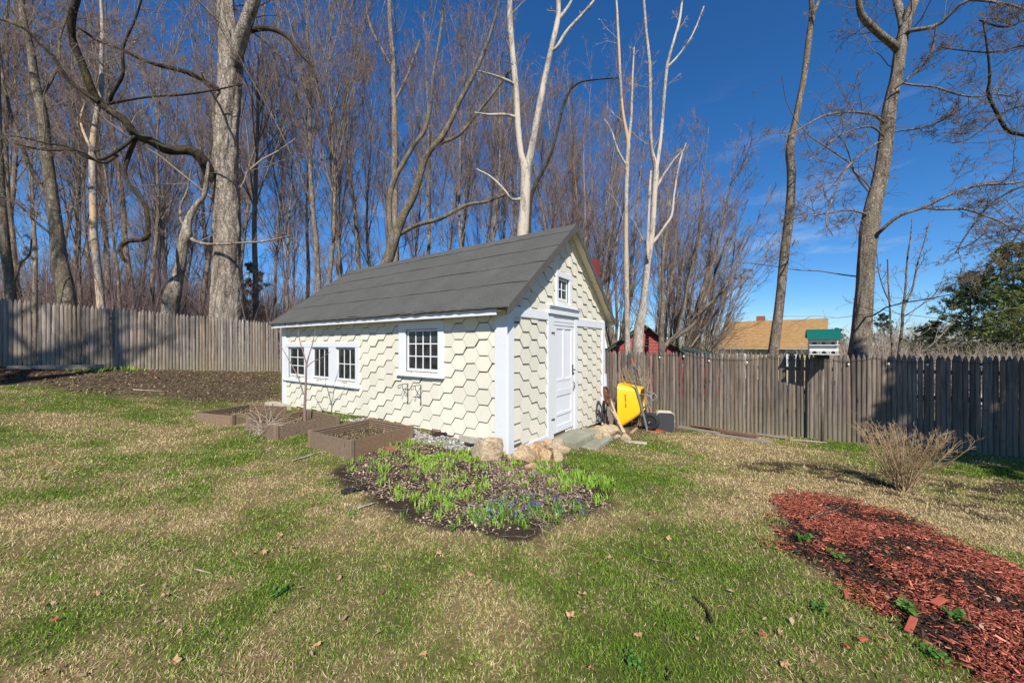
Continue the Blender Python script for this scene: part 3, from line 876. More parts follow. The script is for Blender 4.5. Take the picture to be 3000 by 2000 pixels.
shingles(wall_long, .702, 1.445, .21, L - .19, zl, [(0, 1, HE - .11)], HL, put_l, M['cream'])
zg = lambda b: float(np.interp(b, [0, 1.2, 2.3, 3.88], [.08, .03, -.10, -.22]))
hp = [(0, 1, 9)]
k_ = math.hypot(1, SL)
hp = [(-SL, 1, HR - .13 - SL * W / 2), (SL, 1, HR - .13 + SL * W / 2)]
shingles(wall_gable, .218, 1.306, .10, W - .10, zg, hp, HG, put_g, M['cream'])

# trim
def part(name, mat, *b, bevel=.004, parent=None):
    m = MB()
    for q in b: m.box(*q)
    return m.build(name, mat, parent or shed, bevel=bevel)
part('corner_board', M['white'], (-.040, .002, -.012, .21, -.06, HE - .115))
part('corner_board', M['white'], (-.038, .115, -.042, -.0125, -.06, HE + .03))
part('corner_board', M['white'], (-.036, .002, L - .19, L + .012, .0, HE - .115))
part('corner_board', M['white'], (W - .115, W + .035, -.042, .0, -.32, HE + .02))
part('frieze_board', M['cream_flat'], (-.048, .0, .0, L, HE - .113, HE + .03))
part('band_board', M['white'], (.116, 1.16, -.040, .0, 2.04, 2.19))
part('band_board', M['white'], (2.36, W - .116, -.040, .0, 1.985, 2.135))
part('base_board', M['white_peel'], (.116, 1.17, -.036, -.002, -.10, .035))
# roof: deck, felt strips, fascia, folded rake
def slope_pt(side, s_, y_, lift):
    """s_ 0 at the eave .. 1 at the ridge; side -1 long wall, +1 rear"""
    b = (-OE + s_ * (W / 2 + OE)) if side < 0 else (W + OE - s_ * (W / 2 + OE))
    z = HE + s_ * (HR - HE)
    nn = np.array([-SL * (1 if side < 0 else -1), 0, 1]) / k_
    return np.array([b, y_, z]) + nn * lift
for side in (-1, 1):
    m = MB()
    c = [slope_pt(side, 0, -OG, -.05), slope_pt(side, 1, -OG, -.05), slope_pt(side, 1, L + OG, -.05), slope_pt(side, 0, L + OG, -.05)]
    d = [p + np.array([0, 0, .035]) for p in c]
    m.prism(c, d); m.build('roof_deck', M['deck'], shed)
    cuts = [0, .23, .46, .68, .90, 1.0] if side < 0 else [0, .35, .7, 1.0]
    for i in range(len(cuts) - 1):
        NY = 48; r_ = random.Random(i + 10 * side)
        yy = np.linspace(-OG - .02, L + OG, NY)
        wob = [r_.gauss(0, .0035) for _ in yy]; sag = np.array([.0035 * math.sin(3.1 * y + i) + r_.gauss(0, .0016) for y in yy])
        m = MB(); lift0, lift1 = .004 + .010, .006
        top, bot = [], []
        m2v, m2f = [], []
        for j, y_ in enumerate(yy):
            s0 = cuts[i] + wob[j] - (.010 if i == 0 else 0); s1 = min(1.0, cuts[i + 1] + .02)
            l0 = .016 + sag[j] if i else .012
            ds = (.0 if i else -.03)
            for s_, l_ in ((s0, l0), ((s0 + s1) / 2, .012 + sag[j] * .6), (s1, .0055 + sag[j] * .3 if i < len(cuts) - 2 else .02), (s0, l0 - .011)):
                m2v.append(slope_pt(side, s_, y_, l_))
        for j in range(NY - 1):
            a, b = j * 4, j * 4 + 4
            q = [(a, a + 1, b + 1, b), (a + 1, a + 2, b + 2, b + 1), (a, b, b + 3, a + 3)]
            if side > 0: q = [tuple(reversed(f)) for f in q]
            m2f += [tuple(reversed(f)) for f in q]
        m.add(m2v, m2f)
        m.build('roofing_strip', M['roof'], shed, smooth=False)
    # felt folded down over the gable edge
    m = MB()
    for i in range(14):
        s0, s1 = i / 14 - .012 * (i == 0), (i + 1) / 14
        w0 = .135 + .018 * math.sin(i * 2.1) + .014 * rs.random()
        a0, a1 = slope_pt(side, s0, -OG - .012, .016), slope_pt(side, s1, -OG - .012, .016)
        dn = np.array([0, 0, -w0]); out = np.array([0, -.012, 0])
        m.prism([a0 + out, a1 + out, a1 + out + dn, a0 + out + dn * .97], [a0, a1, a1 + dn, a0 + dn])
    m.build('rake_flap', M['roof'], shed)
    # rake boards against the gable shingles
    m = MB()
    for s0, w0, y0 in ((.03, .10, -.045), (.03, .05, -.062)):
        p0, p1 = slope_pt(side, .085, 0, -.055), slope_pt(side, 1.0, 0, -.055)
        dn = np.array([0, 0, -w0]); o1 = np.array([0, y0, 0])
        m.prism([p0 + o1, p1 + o1, p1 + o1 + dn, p0 + o1 + dn], [p0, p1, p1 + dn, p0 + dn])
    m.build('rake_board', M['cream_flat'], shed)
# lumpy felt edge along the eave
eb = MB(); yy = np.linspace(-OG - .02, L + OG, 90)
eb.tube([slope_pt(-1, -.012, y, -.010) + np.array([rs.gauss(0, .004), 0, rs.gauss(0, .005)]) for y in yy], [.020 + .006 * rs.random() for _ in yy], 6)
eb.build('felt_edge', M['roof'], shed, smooth=True)
part('fascia', M['white_peel'], (-OE + .012, -OE + .036, .04, L + .16, HE - .135, HE - .025))
part('soffit', M['cream_flat'], (-OE + .037, -.049, .0, L, HE - .075, HE - .055))
part('rear_fascia', M['cream_flat'], (W + OE - .05, W + OE - .02, -OG + .03, L, HE - .135, HE - .03))
# the red flue behind the ridge
MB().box(W + .40, W + .58, .30, .52, -.4, 3.74).build('red_flue', M['redpaint'], shed)

# windows: sash with muntins, panes, casing and sill
def window(axis, u0, u1, z0, z1, cols, rows, tilt=0):
    """sash inside an opening; axis 'l' long wall, 'g' gable"""
    bx_ = (lambda a, b, c, d, e, f: (a, b, c, d, e, f)) if axis == 'g' else (lambda a, b, c, d, e, f: (c, d, a, b, e, f))
    d0, d1 = .012, .045
    s = .038
    w = MB()
    for q in ((u0, u0 + s, d0, d1, z0, z1), (u1 - s, u1, d0, d1, z0, z1), (u0 + s, u1 - s, d0, d1, z0, z0 + s * 1.3), (u0 + s, u1 - s, d0, d1, z1 - s, z1)): w.box(*bx_(*q))
    win = w.build('window', M['white_peel'], shed, bevel=.003)
    iu0, iu1, iz0, iz1 = u0 + s, u1 - s, z0 + s * 1.3, z1 - s
    for i in range(1, cols):
        u = iu0 + (iu1 - iu0) * i / cols; MB().box(*bx_(u - .010, u + .010, d0 + .003, d1 - .003, iz0, iz1)).build('muntin', M['white_peel'], win, bevel=.002)
    for j in range(1, rows):
        z = iz0 + (iz1 - iz0) * j / rows; MB().box(*bx_(iu0, iu1, d0 + .005, d1 - .005, z - .010, z + .010)).build('muntin', M['white_peel'], win, bevel=.002)
    for i in range(cols):
        for j in range(rows):
            a, b = iu0 + (iu1 - iu0) * i / cols, iu0 + (iu1 - iu0) * (i + 1) / cols
            c, d = iz0 + (iz1 - iz0) * j / rows, iz0 + (iz1 - iz0) * (j + 1) / rows
            MB().box(*bx_(a, b, .026 + rs.uniform(-.002, .002), .029, c, d)).build('pane', M['glass'], win)
    return win
# triple window of the long wall
for a, b, cc, rr in ((6.05, 6.90, 2, 3), (4.93, 5.69, 3, 1), (3.89, 4.64, 3, 2)): window('l', a, b, .83, 1.545, cc, rr)
part('window_casing', M['white_peel'], (-.040, .0, 3.75, 7.02, 1.555, 1.66), (-.036, .0, 3.75, 3.885, .74, 1.555), (-.036, .06, 4.645, 4.925, .74, 1.555), (-.036, .06, 5.695, 6.045, .74, 1.555), (-.036, .0, 6.905, 7.02, .74, 1.555))
part('window_sill', M['white_peel'], (-.075, .04, 3.73, 7.12, .70, .745))
# twelve-pane window
window('l', 1.44, 2.28, 1.13, 1.885, 4, 3)
part('window_casing', M['white'], (-.040, .0, 1.30, 2.47, 1.89, 2.02), (-.037, .0, 1.30, 1.435, 1.075, 1.89), (-.037, .0, 2.285, 2.47, 1.075, 1.89))
part('window_sill', M['white_peel'], (-.085, .04, 1.28, 2.49, 1.04, 1.085))
# attic window in the gable
window('g', 1.56, 2.02, 2.43, 2.85, 2, 2)
part('window_casing', M['white_peel'], (1.475, 2.12, -.045, .0, 2.855, 2.965), (1.475, 1.555, -.042, .0, 2.37, 2.855), (2.025, 2.12, -.042, .0, 2.37, 2.855))
part('window_sill', M['white_peel'], (1.46, 2.14, -.070, .02, 2.315, 2.37))
# door
dz0, dz1, du0, du1 = .0, 1.955, 1.385, 2.235
dm = MB()
dm.box(du0, du0 + .13, -.022, .02, dz0, dz1); dm.box(du1 - .11, du1, -.022, .02, dz0, dz1)
for z0, z1 in ((dz0, .13), (.30, .36), (.66, .78), (.93, .98), (1.90, dz1)): dm.box(du0 + .13, du1 - .11, -.022, .02, z0, z1)
dm.box(1.775, 1.855, -.021, .02, .98, 1.90)
door = dm.build('door', M['white'], shed, bevel=.006)
for q in ((du0 + .13, 1.775, -.006, .012, .98, 1.90), (1.855, du1 - .11, -.006, .012, .98, 1.90), (du0 + .13, du1 - .11, -.008, .012, .13, .30), (du0 + .13, du1 - .11, -.008, .012, .36, .66), (du0 + .13, du1 - .11, -.017, .012, .78, .93)):
    MB().box(*q).build('door_panel', M['white'], door, bevel=.003)
hd = MB(); hd.box(2.16, 2.20, -.03, -.02, 1.02, 1.22); hd.tube([(2.18, -.03, 1.12), (2.18, -.075, 1.12), (2.15, -.085, 1.115)], .012, 8)
hd.tube([(2.19, -.03, .88), (2.19, -.06, .86), (2.19, -.065, .76), (2.19, -.03, .74)], .008, 6)
hd.build('handle', M['iron'], door, smooth=False)
for z in (.28, 1.82): MB().box(1.28, 1.40, -.047, -.040, z - .014, z + .014).build('hinge', M['rust'], door)
part('door_casing', M['white_peel'], (1.165, 1.372, -.040, .0, -.09, 2.15), parent=shed)
part('door_casing', M['white'], (2.248, 2.36, -.040, .0, -.14, 2.15))
part('door_threshold', M['stone_step'], (1.26, 2.34, -.16, .06, -.16, -.065))
for i in range(3): part('header_board', M['white_peel'], (1.375, 2.245, -.030 - .006 * (i % 2), .0, 1.962 + i * .062, 2.020 + i * .062), bevel=.006)
part('door_crown', M['white'], (1.14, 2.41, -.105, .0, 2.285, 2.31), (1.15, 2.40, -.085, .0, 2.255, 2.284), (1.16, 2.39, -.065, .0, 2.225, 2.254), (1.15, 2.40, -.075, .0, 2.155, 2.224))
# iron shelf brackets under the twelve-pane window
for y in (2.21, 1.86):
    bt = empty('iron_bracket', tuple(SH_O) + (0,), math.atan2(SH_B[1], SH_B[0]), 'black iron scroll bracket under the window, ' + ('left' if y > 2 else 'right') + ' of the pair', 'bracket', 'iron brackets under the window')
    m = MB(); m.tube([(-.03, y, .58), (-.035, y, .74), (-.03, y, .90)], .008, 6); m.build('wall_bar', M['iron'], bt)
    m = MB(); m.tube([(-.03, y, .895), (-.14, y, .90), (-.22, y, .89)], .007, 6)
    m.tube([(-.22 - .028 * math.sin(a), y, .862 + .028 * math.cos(a)) for a in np.linspace(0, 4.6, 10)], .006, 6); m.build('arm', M['iron'], bt)
    m = MB(); m.tube([(-.03, y, .68), (-.09, y, .75), (-.15, y, .83), (-.16, y, .895)], .006, 6); m.build('brace', M['iron'], bt)
    m = MB(); m.tube([(-.035, y, .575), (-.045, y, .56), (-.03, y, .55)], .011, 6); m.build('finial', M['iron'], bt)
# things standing inside on the sill of the twelve-pane window
def shed_thing(name, local, label, cat, group=None):
    p = SH_O + local[0] * SH_B + local[1] * SH_A
    return empty(name, (p[0], p[1], local[2]), math.atan2(SH_B[1], SH_B[0]), label, cat, group)
for y, r, h in ((2.17, .022, .10), (2.10, .020, .14)):
    e = shed_thing('sill_bottle', (.15, y, 1.119), 'small blue and white bottle inside the twelve-pane window', 'bottle', 'bottles inside the window')
    MB().tube([(0, 0, 0), (0, 0, h * .7)], r, 10).build('body', M['birdwhite'], e, smooth=True)
    MB().tube([(0, 0, h * .7), (0, 0, h * .75), (0, 0, h)], [r * .9, r * .5, r * .45], 10).build('cap', m_plain('blue_plastic', (.03, .14, .42), .4), e, smooth=True)
cl = shed_thing('cloth_bundle', (.22, 1.78, 1.119), 'white cloth bundle inside the twelve-pane window', 'cloth')
m = MB(); yy = np.linspace(-.22, .22, 9); m.tube([(0, y, .035 + .01 * math.sin(y * 30)) for y in yy], [.02, .04, .05, .045, .05, .055, .045, .04, .02], 9); m.build('folded_cloth', M['birdwhite'], cl, smooth=True)
# ------------------------------------------------------------------ stockade fences, each picket its own piece
def picket_mesh(i, mat):
    r_ = random.Random(100 + i)
    w, d, h = .038 + r_.uniform(-.002, .002), .026, 1.0
    sec = [(-w, .006), (-w, -.004), (-w * .72, -d * .72), (-w * .25, -d), (w * .3, -d * .97), (w * .75, -d * .68), (w, -.003), (w, .006)]
    rings = [(0, 1.0), (.5, 1.0 + r_.uniform(-.03, .03)), (.930, 1.0), (.952, .86), (.974, .62), (.990, .36), (1.0, .10)]
    m = MB(); n = len(sec); vs = []; bow = r_.uniform(-.006, .006)
    for z, k in rings:
        for x, y in sec: vs.append((x * k + bow * math.sin(z * 3.1), y * (k if z > .95 else 1), z))
    fs = [(j * n + k, j * n + (k + 1) % n, (j + 1) * n + (k + 1) % n, (j + 1) * n + k) for j in range(len(rings) - 1) for k in range(n)]
    fs += [tuple(range(n - 1, -1, -1)), tuple((len(rings) - 1) * n + k for k in range(n))]
    m.add(vs, fs)
    me = m.mesh('picket', mat, False)
    return me
def fence(name, label, p0, d, nrm, length, pitch, mat, hgt, seed, zoff=0.0):
    r_ = random.Random(seed)
    protos = [picket_mesh(i + seed * 10, mat) for i in range(5)]
    root = empty(name, (p0[0], p0[1], gz(*p0)), 0, label, 'fence')
    ang = math.atan2(d[1], d[0])
    if np.dot((math.sin(ang), -math.cos(ang)), nrm) < 0: ang += math.pi
    n = int(length / pitch)
    xs_ = p0[0] + d[0] * pitch * np.arange(n); ys_ = p0[1] + d[1] * pitch * np.arange(n)
    zs_ = base_z(xs_, ys_)
    for i in range(n):
        o = link('picket', protos[r_.randrange(5)], root,
                 (xs_[i] - p0[0] + nrm[0] * r_.gauss(0, .003), ys_[i] - p0[1] + nrm[1] * r_.gauss(0, .003), zs_[i] - .03 - root.location.z + zoff + r_.gauss(0, .006)),
                 (r_.gauss(0, .004), r_.gauss(0, .006), ang + r_.gauss(0, .03)), (r_.uniform(.95, 1.05), 1, hgt + .03 + r_.gauss(0, .008)))
    for zr in (.35, 1.0, 1.5):
        for j in range(int(length / 2.4) + 1):
            a, b = j * 2.4, min(length, j * 2.4 + 2.38)
            if b - a < .1: continue
            pa, pb = np.array(p0) + d * a - nrm * .035, np.array(p0) + d * b - nrm * .035
            za, zb = float(base_z(*pa)) + zr, float(base_z(*pb)) + zr
            m = MB(); m.beam((pa[0] - p0[0], pa[1] - p0[1], za - root.location.z), (pb[0] - p0[0], pb[1] - p0[1], zb - root.location.z), .045, .075)
            m.build('rail', mat, root)
    return root
fence('picket_fence', 'sunlit grey stockade fence rising to the left of the shed', LF0 - LFD * 1.2, LFD, LFN, 9.35, .081, M['picket'], 1.83, 1)
corner_ = LF0 + LFD * 8.15
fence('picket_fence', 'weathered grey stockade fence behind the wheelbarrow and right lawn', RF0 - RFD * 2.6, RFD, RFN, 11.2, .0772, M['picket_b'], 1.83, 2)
def on_rfence(px, off=.0):
    """point of the right fence line seen at this pixel column"""
    u = (px - CX) / F; p = RF0 + RFN * off
    s_ = (u * p[1] - p[0]) / (RFD[0] - u * RFD[1]); return p + RFD * s_

# string of lamps hung on the right fence
hooks = [(1862, 1028), (2003, 1036), (2262, 1043), (2430, 1052), (2560, 1047), (2760, 1049), (2990, 1046)]
sl = empty('string_lights', tuple(on_rfence(1862, .05)) + (gz(*on_rfence(1862, .05)) + 1.7,), 0, 'black cable of small clear bulbs sagging along the right fence', 'string lights')
wire = []; O = np.array(sl.location)
for (pa, ya), (pb, yb) in zip(hooks[:-1], hooks[1:]):
    for t in np.linspace(0, 1, 15)[:-1]:
        q = on_rfence(pa + (pb - pa) * t, .05)
        z = EYE + (CY - (ya + (yb - ya) * t)) / F * q[1]
        sag = .11 * (pb - pa) / 250
        wire.append(np.array([q[0], q[1], z - sag * 4 * t * (1 - t) + rs.gauss(0, .004)]) - O)
MB().tube(wire, .0045, 5).build('cable', M['black'], sl)
wp = np.array(wire) + O
for px in (1936, 2006, 2086, 2182, 2310, 2482, 2596, 2722, 2868):
    i = np.argmin(abs(wp[:, 0] / wp[:, 1] * F + CX - px)); p = wp[i] - O
    MB().tube([p + np.array([0, 0, .005]), p - np.array([0, 0, .035])], [.011, .013], 8).build('socket', M['black'], sl, smooth=True)
    b = MB(); q = p - np.array([0, 0, .035])
    b.tube([q - np.array([0, 0, z]) for z in (0, .012, .03, .048, .06)], [.010, .018, .022, .016, .004], 8); b.build('bulb', M['bulb'], sl, smooth=True)

# ------------------------------------------------------------------ raised garden beds
bed_names = ['nearest brown composite raised bed, weedy and empty, at the flower bed edge', 'middle brown composite raised bed holding a bare sapling', 'farthest brown composite raised bed beside the lawn']
for (n_, u_, v_, side), lab, hh in zip(BEDS, bed_names, (.185, .185, .175)):
    z0 = max(gz(*n_), gz(*(n_ + u_ * side)), gz(*(n_ + v_ * side)), gz(*(n_ + (u_ + v_) * side))) - .015
    root = empty('raised_bed', (n_[0], n_[1], z0), 0, lab, 'raised bed', 'raised beds along the shed')
    cs = [np.zeros(2), u_ * side, (u_ + v_) * side, v_ * side]
    ce = (u_ + v_) * side / 2
    for i in range(4):
        a, b = cs[i], cs[(i + 1) % 4]; d = (b - a) / np.linalg.norm(b - a); inn = ce - (a + b) / 2; inn /= np.linalg.norm(inn)
        brd = MB(); A, B = a + d * .03, b - d * .03
        bow = rs.uniform(-.018, .018)
        pts = [A + (B - A) * t + inn * bow * math.sin(math.pi * t) for t in np.linspace(0, 1, 7)]
        def strip(off0, off1, z0_, z1_):
            for p, q in zip(pts[:-1], pts[1:]):
                fr = [np.r_[p + inn * off0, z0_], np.r_[q + inn * off0, z0_], np.r_[q + inn * off0, z1_], np.r_[p + inn * off0, z1_]]
                bk = [np.r_[p + inn * off1, z0_], np.r_[q + inn * off1, z0_], np.r_[q + inn * off1, z1_], np.r_[p + inn * off1, z1_]]
                brd.prism(fr, bk)
        strip(-.010, .006, -.10, hh)
        o = brd.build('board', M['composite'], root)
        for k in range(5):      # ridges on the inner side
            brd = MB(); strip(.0065, .020, hh - .022 - k * .034, hh - .003 - k * .034); brd.build('ridge', M['composite'], o)
    for c in cs:
        c_in = (ce - c) / np.linalg.norm(ce - c)
        m = MB(); m.obox(np.r_[c + c_in * .012, hh / 2 - .04], [np.r_[u_, 0], np.r_[v_, 0], (0, 0, 1)], (.030, .030, hh / 2 + .055))
        m.build('corner_post', M['composite'], root, bevel=.008)
    # soil surface inside, uneven
    N = 22; vs, fs = [], []
    for i in range(N):
        for j in range(N):
            p = (u_ * (i / (N - 1)) + v_ * (j / (N - 1))) * (side - .05) + (u_ + v_) * .025
            vs.append((p[0], p[1], .005 + .05 * (float(fnoise((p[0] + n_[0]) * 5, (p[1] + n_[1]) * 5, 8)) - .3)))
    fs = [(i * N + j, (i + 1) * N + j, (i + 1) * N + j + 1, i * N + j + 1) for i in range(N - 1) for j in range(N - 1)]
    m = MB().add(vs, fs); m.build('soil', M['soil'], root, smooth=True)
    # dead weeds and straw on the soil
    r2 = np.random.default_rng(int(n_[1] * 100)); n = 900
    a, b = r2.uniform(.04, side - .04, n), r2.uniform(.04, side - .04, n)
    x, y = u_[0] * a + v_[0] * b, u_[1] * a + v_[1] * b
    z = .015 + .05 * (fnoise((x + n_[0]) * 5, (y + n_[1]) * 5, 8) - .3)
    isg = r2.uniform(0, 1, n) < (.10 if lab.startswith('near') else .03)
    col = np.where(isg[:, None], C(.10, .2, .03), lerp(C(.22, .14, .07)[None], C(.55, .43, .25)[None], r2.uniform(0, 1, n)))
    V, Fc, Cc = blades(x, y, z - .01, r2.uniform(.05, .16, n), r2.uniform(.003, .007, n), r2.uniform(0, 6.28, n), r2.uniform(.5, 1.5, n), r2.uniform(-.2, .5, n), col)
    tag(link('weeds', np_mesh('weeds', V, 3, Fc, M['litter'], False, Cc), root), kind='stuff')

# ------------------------------------------------------------------ stones
def rock_mesh(seed, facets=3):
    import bmesh
    r_ = random.Random(seed)
    bm = bmesh.new(); bmesh.ops.create_icosphere(bm, subdivisions=3, radius=1.0)
    planes = []
    for _ in range(9):
        d = Vector((r_.gauss(0, 1), r_.gauss(0, 1), r_.gauss(0, 1))).normalized(); planes.append((d, r_.uniform(.48, .86)))
    for v in bm.verts:
        p = v.co.copy()
        for d, k in planes:
            e = p.dot(d) - k
            if e > 0: p -= d * e * .93
        h = .035 * math.sin(p.x * 7 + seed) + .03 * math.sin(p.y * 9 + p.z * 6 + seed * 2)
        v.co = p * (1 + h)
    me = bpy.data.meshes.new('stone'); bm.to_mesh(me); bm.free()
    me.materials.append(M['rock'])
    me.polygons.foreach_set('use_smooth', [True] * len(me.polygons))
    return me
ROCKS = [rock_mesh(i) for i in range(8)]
def stone(name, px, py, wpx, hpx, label, group=None, sink=.3, i=0, mesh=None, yaw=None, dfac=.9):
    base = G(px, py + hpx * .42); k = F / base[1]
    w, h = wpx / k / 2, hpx / k / 2
    o = link(name, mesh or ROCKS[i % 8], None, (base[0], base[1] + w * dfac * .5, base[2] + h * (.95 - sink)), (0 if yaw is not None else rs.gauss(0, .5), 0 if yaw is not None else rs.gauss(0, .5), rs.uniform(0, 6.28) if yaw is None else yaw), (w * 1.5, w * 1.5 * dfac, h * 1.5))
    return tag(o, label, 'stone', group)
stone('boulder', 1433, 1320, 104, 54, 'large smooth tan boulder at the shed\'s near corner', sink=.25, mesh=rock_mesh(77), yaw=.5, dfac=.6)
st = [(1532, 1334, 58, 46), (1494, 1342, 17, 14), (1571, 1333, 29, 36), (1598, 1334, 30, 32), (1630, 1337, 32, 28), (1650, 1320, 40, 24), (1604, 1300, 26, 20), (1586, 1306, 34, 22), (1613, 1312, 22, 18), (1636, 1304, 42, 30), (1583, 1318, 36, 18), (1561, 1314, 20, 20), (1555, 1368, 30, 24),
      (1707, 1268, 26, 14), (1736, 1264, 28, 24), (1753, 1254, 18, 14), (1771, 1253, 24, 14), (1775, 1267, 46, 22), (1797, 1262, 30, 26), (1747, 1280, 34, 18), (1781, 1282, 26, 15), (1757, 1286, 18, 16), (1835, 1282, 24, 20), (1808, 1280, 22, 10), (1720, 1280, 18, 16)]
for i, q in enumerate(st):
    if i == 0: stone('fieldstone', *q, 'biggest rounded brown fieldstone right of the corner post', 'foundation stones', i=i)
    elif i == 12: stone('fieldstone', *q, 'lone tan stone lying in front of the others by the sprouts', 'foundation stones', i=i)
    elif i == 22: stone('fieldstone', *q, 'angular tan stone lying below the leaning laths', 'foundation stones', i=i)
    else: stone('fieldstone', *q, 'rough tan fieldstone lying loose below the door wall' if i < 13 else 'rough tan fieldstone heaped between step and wheelbarrow', 'foundation stones', i=i)

# stone steps at the door and a curb block by the long wall
def slab(name, loc, half, label, cat, mat, rz=0.0, seed=0):
    """local (gable, outwards) position; irregular slab"""
    p = SH_O + loc[0] * SH_B + loc[1] * SH_A; r_ = random.Random(seed)
    m = MB(); nx_, ny_ = 10, 5
    top, vs, fs = [], [], []
    outline = []
    for i in range(nx_ + 1): outline.append((-half[0] + 2 * half[0] * i / nx_, -half[1]))
    for j in range(1, ny_ + 1): outline.append((half[0], -half[1] + 2 * half[1] * j / ny_))
    for i in range(1, nx_ + 1): outline.append((half[0] - 2 * half[0] * i / nx_, half[1]))
    for j in range(1, ny_): outline.append((-half[0], half[1] - 2 * half[1] * j / ny_))
    o1 = [(x + r_.gauss(0, .007), y + r_.gauss(0, .007)) for x, y in outline]
    n = len(o1)
    V_ = [(x * 1.0, y * 1.0, -half[2]) for x, y in o1] + [(x, y, half[2] * .75) for x, y in o1] + [(x * .985, y * .96, half[2] + r_.gauss(0, .003)) for x, y in o1]
    F_ = [tuple(range(n - 1, -1, -1)), tuple(2 * n + k for k in range(n))] + [(j * n + k, j * n + (k + 1) % n, (j + 1) * n + (k + 1) % n, (j + 1) * n + k) for j in (0, 1) for k in range(n)]
    o = MB().add(V_, F_).build(name, mat)
    o.location = (p[0], p[1], loc[2]); o.rotation_euler = (r_.gauss(0, .015), r_.gauss(0, .015), math.atan2(SH_B[1], SH_B[0]) + rz)
    return tag(o, label, cat)
slab('stone_step', (1.58, -.36, -.105), (.40, .19, .085), 'upper mossy stone step under the white door, left slab', 'step', M['stone_step'], .02, 3)
slab('stone_step', (2.20, -.34, -.125), (.19, .18, .08), 'upper mossy stone step under the white door, right slab', 'step', M['stone_step'], -.03, 4)
slab('stone_step', (1.84, -.68, -.175), (.46, .125, .055), 'lower thin stone step in front of the door', 'step', M['stone_step'], .04, 5)
p_ = G(1380, 1296)
d_ = p_[:2] - SH_O
slab('curb_block', (d_ @ SH_B, d_ @ SH_A, p_[2] + .05), (.06, .22, .06), 'grey concrete curb block against the long wall near the boulder', 'block', M['concrete'], .0, 6)
for px, py, lab in ((800, 1193, 'grey concrete block at the far shed corner, left one'), (826, 1200, 'grey concrete block at the far shed corner, right one')):
    p_ = G(px, py); d_ = p_[:2] - SH_O
    slab('concrete_block', (d_ @ SH_B, d_ @ SH_A, p_[2] + .05), (.10, .20, .08), lab, 'block', M['concrete'], .0, px)
p_ = G(170, 1083)
gb = MB(); gb.beam((-.85, 0, .07), (.85, .0, .05), .05, .14)
o = gb.build('edging_board', M['wood'], bevel=.006); o.location = (p_[0], p_[1], p_[2]); o.rotation_euler = (0, 0, math.atan2(LFD[1], LFD[0]))
tag(o, 'grey weathered board lying on edge at the left fence base', 'board')
# ------------------------------------------------------------------ yellow wheelbarrow standing on its nose
wb0 = G(1893, 1260)
wb = empty('wheelbarrow', tuple(wb0), math.radians(-32), 'yellow wheelbarrow stood up on its nose against the brush', 'wheelbarrow')
def rrect(cy_, cz_, hy, hz, r, n=5):
    out = []
    for (sy, sz, a0) in ((1, 1, 0), (-1, 1, 90), (-1, -1, 180), (1, -1, 270)):
        for k in range(n):
            a = math.radians(a0 + 90 * k / (n - 1)); out.append((cy_ + sy * (hy - r) + r * math.cos(a), cz_ + sz * (hz - r) + r * math.sin(a)))
    return out
loops = []
for x, yh, z0, z1, r in ((-.530, .345, .035, 1.02, .11), (-.545, .36, .02, 1.035, .12), (-.535, .36, .02, 1.035, .12), (-.50, .335, .05, 1.005, .11), (-.36, .30, .15, .985, .10), (-.20, .265, .28, .965, .09), (-.10, .24, .375, .945, .08), (-.075, .215, .41, .92, .07)):
    loops.append([(x, y, z) for y, z in rrect(0, (z0 + z1) / 2, yh, (z1 - z0) / 2, r)])
m = MB(); n = len(loops[0]); vs = [p for l in loops for p in l]
fs = [(j * n + k, (j + 1) * n + k, (j + 1) * n + (k + 1) % n, j * n + (k + 1) % n) for j in range(len(loops) - 1) for k in range(n)] + [tuple((len(loops) - 1) * n + k for k in range(n))]
m.add(vs, fs)
tray = m.build('tray', M['yellow'], wb, smooth=True)
so = tray.modifiers.new('thick', 'SOLIDIFY'); so.thickness = .006; so.offset = 0
# short rows of black lettering on the tray side, too small to read
lt = MB(); r_ = random.Random(3)
for k in range(12):
    if k == 7: continue
    z = .80 - k * .024; x = -.385 + .0015 * k
    yh = -.30 - .003
    # side panel leans: offset by the local width of the tray
    yy_ = -np.interp(x, [-.50, -.36, -.20], [.335, .30, .265]) - .004
    for q in range(3):
        lt.box(x + q * .010 - .014, x + q * .010 - .009 + r_.uniform(0, .003), yy_ - .006, yy_ + .012, z - .009 + r_.uniform(0, .006), z + .009 - r_.uniform(0, .006))
    lt.box(x - .014, x + .016, yy_ - .005, yy_ + .012, z - .003, z + .001)
lt.build('lettering', M['black'], tray)
for s in (-1, 1):
    rail = MB()
    pts = [(.06, s * .17, .01), (.045, s * .18, .12), (-.02, s * .235, .45), (-.10, s * .275, .80), (-.19, s * .30, 1.14)]
    for p, q in zip(pts[:-1], pts[1:]): rail.beam(p, q, .036, .036, up=(1, 0, 0))
    rail.build('handle_rail', M['steel'], wb, bevel=.004)
    gp = MB(); lo = np.array([-.19, s * .30, 1.14])
    a = np.linspace(0, 2 * math.pi, 21)[:-1]
    gp.tube([lo + np.array([.055 * math.sin(t) * (1 - .3 * math.cos(t)) - .04 * (1 - math.cos(t)) * .5, .02 * math.sin(t), .16 - .16 * math.cos(t)]) for t in a], .014, 8, closed=True)
    gp.tube([lo + np.array([.012, 0, -.10]), lo + np.array([-.002, 0, .02])], [.021, .018], 8)
    gp.build('grip', M['grip'], wb, smooth=True)
    lg = MB(); y = s * .25
    lg.tube([(-.10, y, .82), (.04, y, .83), (.135, y, .80), (.175, y, .74), (.16, y, .70), (.06, y, .61), (-.03, y * .96, .52)], .0125, 8)
    lg.build('leg', M['steel'], wb, smooth=True)
MB().tube([(.14, -.25, .80), (.15, -.1, .82), (.15, .1, .82), (.14, .25, .80)], .010, 6).build('leg_brace', M['steel'], wb, smooth=True)
